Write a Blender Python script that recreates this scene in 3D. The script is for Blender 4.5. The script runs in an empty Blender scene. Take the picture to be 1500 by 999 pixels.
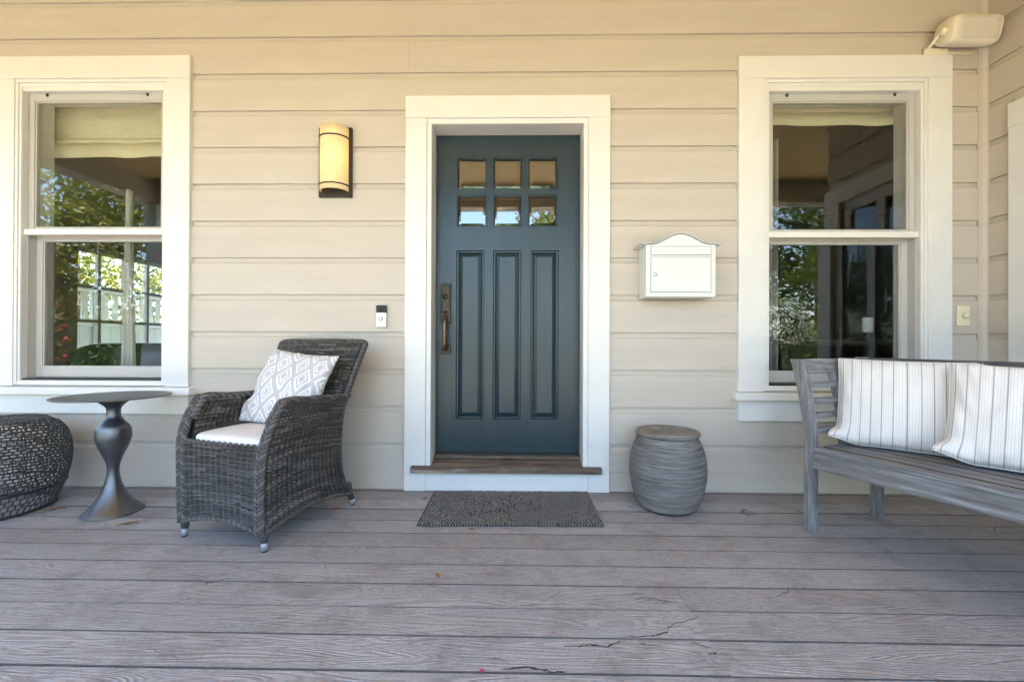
import bpy, bmesh, math, random
from mathutils import Vector, Matrix, noise
R = math.radians
random.seed(7)
sc = bpy.context.scene
COL = sc.collection

# ------------------------------------------------------------------ camera
cam_d = bpy.data.cameras.new('camera')
cam = bpy.data.objects.new('camera', cam_d); COL.objects.link(cam)
cam_d.sensor_width = 36.0
cam_d.lens = 36.0 * 650.0 / 1500.0
cam_d.clip_start = 0.05; cam_d.clip_end = 2000
cam.location = (0, -2.73, 0.9104)
_yaw, _pit, _rol = 0.01731, 0.00384, 0.00378
_fw = Vector((-math.sin(_yaw)*math.cos(_pit), math.cos(_yaw)*math.cos(_pit), math.sin(_pit)))
_rt = Vector((math.cos(_yaw), math.sin(_yaw), 0)); _up = _rt.cross(_fw)
_r2 = _rt*math.cos(_rol) + _up*math.sin(_rol); _u2 = _up*math.cos(_rol) - _rt*math.sin(_rol)
cam.rotation_euler = Matrix((_r2, _u2, -_fw)).transposed().to_euler()
sc.camera = cam

# ------------------------------------------------------------------ world, sun, exposure
SUN = Vector((0.38, 0.20, 0.90)).normalized()          # direction towards the sun (behind the house)
w = bpy.data.worlds.new('World'); sc.world = w; w.use_nodes = True
nt = w.node_tree; nt.nodes.clear()
sky = nt.nodes.new('ShaderNodeTexSky'); sky.sky_type = 'NISHITA'; sky.sun_disc = False
sky.sun_elevation = math.asin(SUN.z); sky.sun_rotation = math.atan2(SUN.x, SUN.y)
sky.air_density = 1.0; sky.dust_density = 1.2; sky.ozone_density = 1.0
bg = nt.nodes.new('ShaderNodeBackground'); bg.inputs[1].default_value = 0.15
wo = nt.nodes.new('ShaderNodeOutputWorld')
nt.links.new(sky.outputs[0], bg.inputs[0]); nt.links.new(bg.outputs[0], wo.inputs[0])
sun_d = bpy.data.lights.new('sun', 'SUN'); sun_d.energy = 5.0; sun_d.angle = R(0.53); sun_d.color = (1.0, 0.94, 0.85)
sun = bpy.data.objects.new('sun', sun_d); COL.objects.link(sun)
sun.rotation_euler = SUN.to_track_quat('Z', 'Y').to_euler(); sun.location = (6, 8, 14)
vs = sc.view_settings
vs.view_transform = 'Standard'; vs.look = 'None'; vs.gamma = 1.0; vs.use_curve_mapping = False
vs.exposure = 3.38
sc.render.engine = 'CYCLES'
sc.cycles.use_denoising = True
sc.cycles.use_adaptive_sampling = True; sc.cycles.adaptive_threshold = 0.02
sc.cycles.max_bounces = 7; sc.cycles.diffuse_bounces = 4; sc.cycles.glossy_bounces = 4
sc.cycles.transparent_max_bounces = 12; sc.cycles.caustics_reflective = False; sc.cycles.caustics_refractive = False
sc.cycles.sample_clamp_indirect = 6.0

# ------------------------------------------------------------------ materials
def newmat(name):
    m = bpy.data.materials.new(name); m.use_nodes = True
    n = m.node_tree; n.nodes.clear()
    o = n.nodes.new('ShaderNodeOutputMaterial'); b = n.nodes.new('ShaderNodeBsdfPrincipled')
    n.links.new(b.outputs[0], o.inputs[0])
    return m, n, b
def N(n, t, **k):
    x = n.nodes.new(t)
    for a, v in k.items(): setattr(x, a, v)
    return x
def noisetex(n, scale, detail=4, rough=0.55, stretch=None, coord='Object', dist=0.0, offset=None):
    tc = N(n, 'ShaderNodeTexCoord'); mp = N(n, 'ShaderNodeMapping')
    n.links.new(tc.outputs[coord], mp.inputs[0])
    if stretch: mp.inputs['Scale'].default_value = stretch
    if offset is not None: n.links.new(offset, mp.inputs['Location'])
    t = N(n, 'ShaderNodeTexNoise'); t.inputs['Scale'].default_value = scale
    t.inputs['Detail'].default_value = detail; t.inputs['Roughness'].default_value = rough
    t.inputs['Distortion'].default_value = dist
    n.links.new(mp.outputs[0], t.inputs['Vector'])
    return t.outputs[0]
def ramp(n, src, stops):
    r = N(n, 'ShaderNodeValToRGB'); e = r.color_ramp.elements
    while len(e) < len(stops): e.new(0.5)
    for i, (p, c) in enumerate(stops):
        e[i].position = p; e[i].color = (c[0], c[1], c[2], 1) if not isinstance(c, (int, float)) else (c, c, c, 1)
    n.links.new(src, r.inputs[0]); return r.outputs[0]
def mixc(n, f, a, b, mode='MIX'):
    m = N(n, 'ShaderNodeMix', data_type='RGBA', blend_type=mode)
    for s, v in ((m.inputs[0], f), (m.inputs[6], a), (m.inputs[7], b)):
        if hasattr(v, 'is_linked'): n.links.new(v, s)
        elif isinstance(v, (int, float)): s.default_value = v
        else: s.default_value = (v[0], v[1], v[2], 1)
    return m.outputs[2]
def math_(n, op, a, b=None, c=None):
    m = N(n, 'ShaderNodeMath', operation=op)
    for i, v in enumerate((a, b, c)):
        if v is None: continue
        if hasattr(v, 'is_linked'): n.links.new(v, m.inputs[i])
        else: m.inputs[i].default_value = v
    return m.outputs[0]
def bump(n, b, h, strength=0.2, dist=0.01):
    x = N(n, 'ShaderNodeBump'); x.inputs['Strength'].default_value = strength; x.inputs['Distance'].default_value = dist
    n.links.new(h, x.inputs['Height']); n.links.new(x.outputs[0], b.inputs['Normal'])
def objrand(n):
    return N(n, 'ShaderNodeObjectInfo').outputs['Random']
def simple(name, c, rough=0.5, var=0.06, scale=8.0, metal=0.0, bstr=0.0, bscale=60.0, stretch=None, spec=None):
    m, n, b = newmat(name)
    lo = [x*(1-var) for x in c]; hi = [min(1, x*(1+var)) for x in c]
    t = noisetex(n, scale, 3, 0.6, stretch)
    n.links.new(ramp(n, t, [(0.3, lo), (0.7, hi)]), b.inputs['Base Color'])
    b.inputs['Roughness'].default_value = rough; b.inputs['Metallic'].default_value = metal
    if spec is not None: b.inputs['Specular IOR Level'].default_value = spec
    if bstr: bump(n, b, noisetex(n, bscale, 2, 0.6, stretch), bstr, 0.004)
    return m
M = {}
# painted siding: beige paint, faint brush streaks along the board, small scuffs, per-board shift
def siding_mat():
    m, n, b = newmat('painted_siding')
    t = noisetex(n, 3.0, 4, 0.65, (0.6, 1, 5))
    c = ramp(n, t, [(0.25, (0.515, 0.458, 0.388)), (0.75, (0.585, 0.523, 0.448))])
    r = objrand(n)
    c = mixc(n, math_(n, 'MULTIPLY', r, 0.10), c, (0.50, 0.44, 0.37))
    s = noisetex(n, 22.0, 2, 0.5, (0.5, 1, 1.6))
    c = mixc(n, ramp(n, s, [(0.70, 0.0), (0.78, 0.10)]), c, (0.25, 0.2, 0.15))
    n.links.new(c, b.inputs['Base Color']); b.inputs['Roughness'].default_value = 0.55
    bump(n, b, noisetex(n, 14.0, 3, 0.65, (0.25, 1, 3)), 0.16, 0.006)
    return m
M['siding'] = siding_mat()
M['trim'] = simple('white_trim_paint', (0.75, 0.735, 0.70), 0.45, 0.03, 5.0, bstr=0.05, bscale=30)
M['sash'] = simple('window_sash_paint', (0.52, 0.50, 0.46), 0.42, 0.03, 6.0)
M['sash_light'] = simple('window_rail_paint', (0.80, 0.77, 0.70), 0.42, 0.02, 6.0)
def door_mat():
    m, n, b = newmat('door_paint')
    t = noisetex(n, 4.0, 3, 0.6, (6, 1, 0.5))
    n.links.new(ramp(n, t, [(0.3, (0.014, 0.030, 0.038)), (0.7, (0.020, 0.040, 0.050))]), b.inputs['Base Color'])
    b.inputs['Roughness'].default_value = 0.30
    bump(n, b, noisetex(n, 16.0, 3, 0.65, (10, 1, 0.5)), 0.12, 0.004)
    return m
M['door'] = door_mat()
M['black'] = simple('black_rubber', (0.015, 0.015, 0.017), 0.5, 0.1)
M['bronze'] = simple('aged_bronze', (0.050, 0.040, 0.032), 0.38, 0.35, 40, metal=0.85)
M['bronze_worn'] = simple('worn_bronze', (0.13, 0.088, 0.06), 0.34, 0.35, 60, metal=0.9)
M['sconce_metal'] = simple('dark_bronze_metal', (0.028, 0.020, 0.013), 0.45, 0.2, 30, metal=0.3)
M['ceiling'] = simple('varnished_ceiling_wood', (0.67, 0.48, 0.225), 0.5, 0.08, 3, stretch=(0.4, 6, 1))
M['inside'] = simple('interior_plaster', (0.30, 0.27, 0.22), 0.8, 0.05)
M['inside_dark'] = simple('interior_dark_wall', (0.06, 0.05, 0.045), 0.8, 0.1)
M['inside_floor'] = simple('interior_floor_wood', (0.16, 0.09, 0.05), 0.5, 0.25, 4, stretch=(1, 8, 1))
M['blind'] = simple('blind_linen', (0.62, 0.58, 0.40), 0.85, 0.14, 60, stretch=(0.2, 1, 5), bstr=0.2, bscale=120)
M['curtain'] = simple('curtain_cloth', (0.30, 0.28, 0.27), 0.9, 0.1)
M['leather'] = simple('black_leather', (0.012, 0.012, 0.013), 0.25, 0.2, 30, bstr=0.15)
M['table_dark'] = simple('dark_desk_wood', (0.025, 0.018, 0.014), 0.3, 0.2)
M['white_plastic'] = simple('white_plastic', (0.80, 0.80, 0.78), 0.35, 0.02)
M['black_plastic'] = simple('glossy_black_plastic', (0.012, 0.012, 0.013), 0.15, 0.05)
M['ivory'] = simple('ivory_plastic', (0.78, 0.72, 0.52), 0.38, 0.03)
M['mailbox'] = simple('mailbox_enamel', (0.71, 0.71, 0.69), 0.35, 0.015, bstr=0.03, bscale=200)
M['mail_gap'] = simple('mailbox_gap', (0.16, 0.16, 0.16), 0.6, 0.05)
M['chrome'] = simple('lock_chrome', (0.55, 0.55, 0.53), 0.25, 0.1, metal=1.0)
M['speaker'] = simple('speaker_plastic', (0.74, 0.68, 0.55), 0.45, 0.05, 12)
M['grille'] = simple('speaker_grille_cloth', (0.60, 0.55, 0.47), 0.75, 0.12, 300, bstr=0.3, bscale=500)
M['grille_badge'] = simple('badge_gold', (0.55, 0.46, 0.16), 0.4, 0.1, metal=0.5)
def glass_mat(name='window_glass', f0=0.052):
    m = bpy.data.materials.new(name); m.use_nodes = True
    n = m.node_tree; n.nodes.clear()
    o = N(n, 'ShaderNodeOutputMaterial'); g = N(n, 'ShaderNodeBsdfGlossy'); t = N(n, 'ShaderNodeBsdfTransparent'); mx = N(n, 'ShaderNodeMixShader')
    geo = N(n, 'ShaderNodeNewGeometry'); dp = N(n, 'ShaderNodeVectorMath', operation='DOT_PRODUCT')
    n.links.new(geo.outputs['Incoming'], dp.inputs[0]); n.links.new(geo.outputs['Normal'], dp.inputs[1])
    sch = math_(n, 'POWER', math_(n, 'SUBTRACT', 1.0, math_(n, 'ABSOLUTE', dp.outputs['Value'])), 5.0)
    fres = math_(n, 'ADD', math_(n, 'MULTIPLY', sch, 0.9), f0)
    g.inputs['Roughness'].default_value = 0.0; g.inputs['Color'].default_value = (0.96, 0.98, 1, 1)
    t.inputs[0].default_value = (0.94, 0.95, 0.935, 1)
    n.links.new(fres, mx.inputs[0])
    n.links.new(t.outputs[0], mx.inputs[1]); n.links.new(g.outputs[0], mx.inputs[2]); n.links.new(mx.outputs[0], o.inputs[0])
    return m
M['glass'] = glass_mat()
M['door_glass'] = glass_mat('bevelled_door_glass', 0.20)
def shade_mat():
    m, n, b = newmat('amber_glass_shade')
    t = noisetex(n, 18, 4, 0.65)
    c = ramp(n, t, [(0.3, (0.80, 0.66, 0.38)), (0.7, (0.86, 0.75, 0.50))])
    n.links.new(c, b.inputs['Base Color']); b.inputs['Roughness'].default_value = 0.4
    b.inputs['Emission Color'].default_value = (1.0, 0.74, 0.34, 1); b.inputs['Emission Strength'].default_value = 0.025
    tr = N(n, 'ShaderNodeBsdfTranslucent'); n.links.new(c, tr.inputs[0])
    mx = N(n, 'ShaderNodeMixShader'); mx.inputs[0].default_value = 0.35
    o = [x for x in n.nodes if x.type == 'OUTPUT_MATERIAL'][0]
    n.links.new(b.outputs[0], mx.inputs[1]); n.links.new(tr.outputs[0], mx.inputs[2]); n.links.new(mx.outputs[0], o.inputs[0])
    return m
M['shade'] = shade_mat()
# composite deck board: mauve grey, embossed cathedral grain, hairline cracks, dirt
def deck_mat():
    m, n, b = newmat('composite_deck_board')
    r = objrand(n)
    cmb = N(n, 'ShaderNodeCombineXYZ')
    n.links.new(math_(n, 'MULTIPLY', r, 37.0), cmb.inputs[0]); n.links.new(math_(n, 'MULTIPLY', r, 11.0), cmb.inputs[2])
    off = cmb.outputs[0]
    c = ramp(n, noisetex(n, 2.2, 4, 0.65, (0.7, 2.5, 1), offset=off), [(0.25, (0.350, 0.330, 0.325)), (0.75, (0.510, 0.488, 0.490))])
    c = mixc(n, math_(n, 'MULTIPLY', r, 0.55), c, (0.275, 0.245, 0.225))
    # cathedral grain
    tc = N(n, 'ShaderNodeTexCoord'); mp = N(n, 'ShaderNodeMapping'); mp.inputs['Scale'].default_value = (0.55, 6.0, 1)
    n.links.new(tc.outputs['Object'], mp.inputs[0]); n.links.new(off, mp.inputs['Location'])
    gz = N(n, 'ShaderNodeTexNoise'); gz.inputs['Scale'].default_value = 2.1; gz.inputs['Detail'].default_value = 2.0; gz.inputs['Distortion'].default_value = 0.6
    n.links.new(mp.outputs[0], gz.inputs['Vector'])
    rings = math_(n, 'SINE', math_(n, 'MULTIPLY', gz.outputs[0], 150.0))
    fine = noisetex(n, 34, 3, 0.65, (0.5, 5, 1), offset=off)
    grain = math_(n, 'ADD', math_(n, 'MULTIPLY', rings, 0.5), math_(n, 'MULTIPLY', fine, 1.1))
    c = mixc(n, ramp(n, grain, [(0.10, 0.33), (0.75, 0.0)]), c, (0.16, 0.14, 0.137))
    # hairline cracks, only in patches
    mp2 = N(n, 'ShaderNodeMapping'); mp2.inputs['Scale'].default_value = (1.0, 2.6, 1)
    wv = N(n, 'ShaderNodeTexNoise'); wv.inputs['Scale'].default_value = 7.0; wv.inputs['Detail'].default_value = 5.0
    n.links.new(tc.outputs['Object'], wv.inputs['Vector'])
    av = N(n, 'ShaderNodeMix', data_type='VECTOR'); av.inputs[0].default_value = 0.16
    n.links.new(tc.outputs['Object'], av.inputs[4]); n.links.new(wv.outputs['Color'], av.inputs[5])
    n.links.new(av.outputs[1], mp2.inputs[0])
    vo = N(n, 'ShaderNodeTexVoronoi', feature='DISTANCE_TO_EDGE'); vo.inputs['Scale'].default_value = 1.7
    n.links.new(mp2.outputs[0], vo.inputs['Vector'])
    crack = ramp(n, vo.outputs['Distance'], [(0.003, 1.0), (0.009, 0.0)])
    patch = ramp(n, noisetex(n, 2.3, 3, 0.5), [(0.60, 0.0), (0.66, 1.0)])
    cr = math_(n, 'MULTIPLY', crack, patch)
    c = mixc(n, math_(n, 'MULTIPLY', cr, 0.85), c, (0.035, 0.03, 0.027))
    dirt = ramp(n, noisetex(n, 6.0, 5, 0.7), [(0.50, 0.0), (0.70, 0.65)])
    c = mixc(n, dirt, c, (0.19, 0.16, 0.14))
    grit = noisetex(n, 150, 2, 0.7, (0.6, 1.6, 1), offset=off)
    c = mixc(n, ramp(n, grit, [(0.28, 0.55), (0.46, 0.0), (0.60, 0.0), (0.75, 0.0)]), c, (0.11, 0.095, 0.09))
    c = mixc(n, ramp(n, grit, [(0.58, 0.0), (0.74, 0.45)]), c, (0.56, 0.545, 0.55))
    n.links.new(c, b.inputs['Base Color'])
    n.links.new(ramp(n, fine, [(0.3, 0.46), (0.7, 0.66)]), b.inputs['Roughness'])
    bump(n, b, math_(n, 'SUBTRACT', grain, math_(n, 'MULTIPLY', cr, 2.0)), 0.60, 0.003)
    return m
M['deck'] = deck_mat()
M['edge_grime_shade'] = simple('grimy_shaded_board_edge', (0.11, 0.095, 0.085), 0.9, 0.3, 20)  # dark board sides: grime plus painted-in shade of the seams
M['split'] = simple('dark_split', (0.028, 0.024, 0.020), 0.95, 0.4, 60)
M['deck_under_slat_shade'] = simple('deck_joist_slat_shade', (0.03, 0.025, 0.02), 0.9, 0.2)
def sill_mat():
    m, n, b = newmat('weathered_sill_wood')
    t = noisetex(n, 9, 7, 0.7, (0.35, 3.0, 3.0), dist=0.6)
    c = ramp(n, t, [(0.3, (0.045, 0.030, 0.022)), (0.48, (0.13, 0.095, 0.07)), (0.60, (0.25, 0.19, 0.14)), (0.72, (0.36, 0.29, 0.23))])
    n.links.new(c, b.inputs['Base Color']); b.inputs['Roughness'].default_value = 0.75
    bump(n, b, t, 0.4, 0.004); return m
M['sill_wood'] = sill_mat()
def bench_mat(name, st, dark=0.0):
    m, n, b = newmat(name)
    t = noisetex(n, 11, 5, 0.75, st, dist=0.3)
    k = 1 - dark
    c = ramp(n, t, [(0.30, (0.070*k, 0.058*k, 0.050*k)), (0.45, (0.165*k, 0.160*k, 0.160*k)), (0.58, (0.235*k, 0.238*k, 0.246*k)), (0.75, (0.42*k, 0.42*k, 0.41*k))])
    c = mixc(n, ramp(n, noisetex(n, 3.0, 4, 0.6), [(0.45, 0.0), (0.7, 0.4)]), c, (0.15, 0.115, 0.095))
    n.links.new(c, b.inputs['Base Color']); b.inputs['Roughness'].default_value = 0.7
    bump(n, b, t, 0.45, 0.003); return m
M['bench_x'] = bench_mat('weathered_teak_lengthwise', (0.35, 5, 5))
M['bench_y'] = bench_mat('weathered_teak_crosswise', (5, 0.5, 5))
M['bench_z'] = bench_mat('weathered_teak_upright', (5, 5, 0.5))
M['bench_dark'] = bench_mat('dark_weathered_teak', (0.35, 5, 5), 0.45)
def wicker_mat():
    m, n, b = newmat('grey_resin_wicker')
    g = N(n, 'ShaderNodeNewGeometry')
    c1 = ramp(n, g.outputs['Random Per Island'], [(0.0, (0.034, 0.030, 0.026)), (0.45, (0.072, 0.065, 0.058)), (0.85, (0.135, 0.122, 0.110)), (1.0, (0.24, 0.22, 0.20))])
    c = mixc(n, ramp(n, noisetex(n, 22, 5, 0.65), [(0.35, 0.45), (0.65, 0.0)]), c1, (0.030, 0.027, 0.024))
    n.links.new(c, b.inputs['Base Color']); b.inputs['Roughness'].default_value = 0.5; return m
M['wicker'] = wicker_mat()
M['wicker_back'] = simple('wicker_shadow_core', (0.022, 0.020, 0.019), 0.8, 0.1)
M['leg_cap'] = simple('grey_leg_cap', (0.30, 0.32, 0.34), 0.4, 0.1, 30)
M['strap'] = simple('dark_resin_strap', (0.055, 0.050, 0.045), 0.5, 0.4, 50)
M['strap_dark'] = simple('black_metal_ring', (0.02, 0.02, 0.02), 0.5, 0.2)
def metal_table():
    m, n, b = newmat('brushed_pewter')
    t = noisetex(n, 6, 6, 0.6, (1, 1, 2.2))
    n.links.new(ramp(n, t, [(0.3, (0.125, 0.128, 0.135)), (0.7, (0.185, 0.188, 0.195))]), b.inputs['Base Color'])
    b.inputs['Metallic'].default_value = 0.85
    n.links.new(ramp(n, noisetex(n, 30, 5, 0.6), [(0.3, 0.30), (0.7, 0.42)]), b.inputs['Roughness']); return m
M['pewter'] = metal_table()
M['pewter_top'] = simple('dull_pewter_top', (0.17, 0.167, 0.163), 0.48, 0.15, 10, metal=0.6)
def stool_mat():
    m, n, b = newmat('grey_ribbed_stone')
    t = noisetex(n, 8, 5, 0.78, (0.6, 0.6, 20), dist=0.1)
    c = ramp(n, t, [(0.32, (0.070, 0.061, 0.053)), (0.5, (0.20, 0.183, 0.167)), (0.68, (0.40, 0.37, 0.345))])
    c = mixc(n, ramp(n, noisetex(n, 4, 4, 0.6), [(0.4, 0.0), (0.7, 0.35)]), c, (0.27, 0.235, 0.205))
    n.links.new(c, b.inputs['Base Color']); b.inputs['Roughness'].default_value = 0.85
    bump(n, b, t, 0.7, 0.006); return m
M['stone'] = stool_mat()
M['cushion'] = simple('white_canvas', (0.78, 0.765, 0.74), 0.85, 0.03, 20, bstr=0.08, bscale=220)
def uvsplit(n):
    u = N(n, 'ShaderNodeUVMap'); s = N(n, 'ShaderNodeSeparateXYZ'); n.links.new(u.outputs[0], s.inputs[0])
    return s.outputs[0], s.outputs[1]
def diamond_mat():
    m, n, b = newmat('diamond_print_cloth')
    u, v = uvsplit(n)
    P = math_(n, 'ADD', math_(n, 'MULTIPLY', u, 3.9), math_(n, 'MULTIPLY', v, 2.6))
    Q = math_(n, 'SUBTRACT', math_(n, 'MULTIPLY', u, 3.9), math_(n, 'MULTIPLY', v, 2.6))
    def tri(x): return math_(n, 'ABSOLUTE', math_(n, 'SUBTRACT', math_(n, 'FRACT', x), 0.5))
    d = math_(n, 'MAXIMUM', tri(P), tri(Q))
    d = math_(n, 'ADD', d, math_(n, 'MULTIPLY', math_(n, 'SUBTRACT', noisetex(n, 60, 3, 0.6), 0.5), 0.04))
    W_, G_ = (0.78, 0.77, 0.76), (0.50, 0.485, 0.49)
    c = ramp(n, d, [(0.0, G_), (0.135, G_), (0.15, W_), (0.205, W_), (0.22, G_), (0.285, G_), (0.30, W_), (0.385, W_), (0.40, G_)])
    n.links.new(c, b.inputs['Base Color']); b.inputs['Roughness'].default_value = 0.9
    bump(n, b, noisetex(n, 250, 3, 0.6), 0.15, 0.002); return m
M['diamond'] = diamond_mat()
def stripe_mat():
    m, n, b = newmat('striped_cloth')
    u, v = uvsplit(n)
    x = math_(n, 'MULTIPLY', u, 13.0)
    f = math_(n, 'FRACT', x)
    W_, G_, F_ = (0.76, 0.735, 0.70), (0.33, 0.33, 0.345), (0.62, 0.60, 0.57)
    wd = math_(n, 'ADD', f, math_(n, 'MULTIPLY', math_(n, 'SUBTRACT', noisetex(n, 90, 3), 0.5), 0.03))
    c = ramp(n, wd, [(0.0, W_), (0.43, W_), (0.445, G_), (0.53, G_), (0.545, W_)])
    f2 = math_(n, 'FRACT', math_(n, 'MULTIPLY', u, 60.0))
    c = mixc(n, ramp(n, f2, [(0.30, 0.0), (0.36, 0.55), (0.62, 0.55), (0.68, 0.0)]), c, mixc(n, 0.5, c, F_), 'MIX')
    c = mixc(n, ramp(n, f2, [(0.35, 0.0), (0.42, 0.30), (0.55, 0.30), (0.62, 0.0)]), c, (0.42, 0.40, 0.38))
    n.links.new(c, b.inputs['Base Color']); b.inputs['Roughness'].default_value = 0.9
    bump(n, b, noisetex(n, 200, 3, 0.6), 0.15, 0.002); return m
M['stripe'] = stripe_mat()
def mat_mat(name, c0, c1):
    m, n, b = newmat(name)
    n.links.new(ramp(n, noisetex(n, 45, 5, 0.7), [(0.3, c0), (0.7, c1)]), b.inputs['Base Color'])
    b.inputs['Roughness'].default_value = 0.95; return m
M['mat_dark'] = mat_mat('doormat_dark_fibre', (0.020, 0.020, 0.021), (0.075, 0.072, 0.070))
M['mat_light'] = mat_mat('doormat_light_cord', (0.16, 0.15, 0.135), (0.42, 0.39, 0.35))
M['leaf_dry'] = simple('dry_leaf', (0.32, 0.17, 0.07), 0.7, 0.3, 80)
M['leaf_rust'] = simple('rust_leaf', (0.36, 0.13, 0.035), 0.7, 0.3, 80)
M['petal'] = simple('pink_petal', (0.55, 0.03, 0.16), 0.6, 0.1)
M['grass'] = simple('lawn', (0.055, 0.075, 0.022), 0.9, 0.4, 3)
M['bounce_paving'] = simple('sandy_bounce_paving', (0.50, 0.43, 0.33), 0.85, 0.15, 2)
M['fence'] = simple('fence_white_paint', (0.78, 0.77, 0.74), 0.5, 0.03)
M['bark'] = simple('bark', (0.10, 0.075, 0.055), 0.9, 0.35, 12, stretch=(1, 1, 0.3))
def leafmat(name, a, b_):
    m, n, b = newmat(name)
    g = N(n, 'ShaderNodeNewGeometry')
    c = ramp(n, g.outputs['Random Per Island'], [(0.0, a), (1.0, b_)])
    n.links.new(c, b.inputs['Base Color']); b.inputs['Roughness'].default_value = 0.55
    tr = N(n, 'ShaderNodeBsdfTranslucent'); n.links.new(mixc(n, 1.0, c, (1.6, 1.5, 0.7), 'MULTIPLY'), tr.inputs[0])
    mx = N(n, 'ShaderNodeMixShader'); mx.inputs[0].default_value = 0.4
    o = [x for x in n.nodes if x.type == 'OUTPUT_MATERIAL'][0]
    n.links.new(b.outputs[0], mx.inputs[1]); n.links.new(tr.outputs[0], mx.inputs[2]); n.links.new(mx.outputs[0], o.inputs[0])
    return m
M['leaf_a'] = leafmat('foliage_green', (0.035, 0.065, 0.015), (0.115, 0.15, 0.03))
M['leaf_b'] = leafmat('foliage_dark', (0.02, 0.045, 0.015), (0.07, 0.11, 0.03))
M['leaf_y'] = leafmat('foliage_yellow', (0.09, 0.12, 0.02), (0.24, 0.24, 0.04))
M['flower_r'] = leafmat('red_blossom', (0.35, 0.03, 0.03), (0.55, 0.10, 0.10))
M['hill'] = simple('distant_hill', (0.06, 0.075, 0.05), 0.95, 0.3, 0.2)

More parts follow.
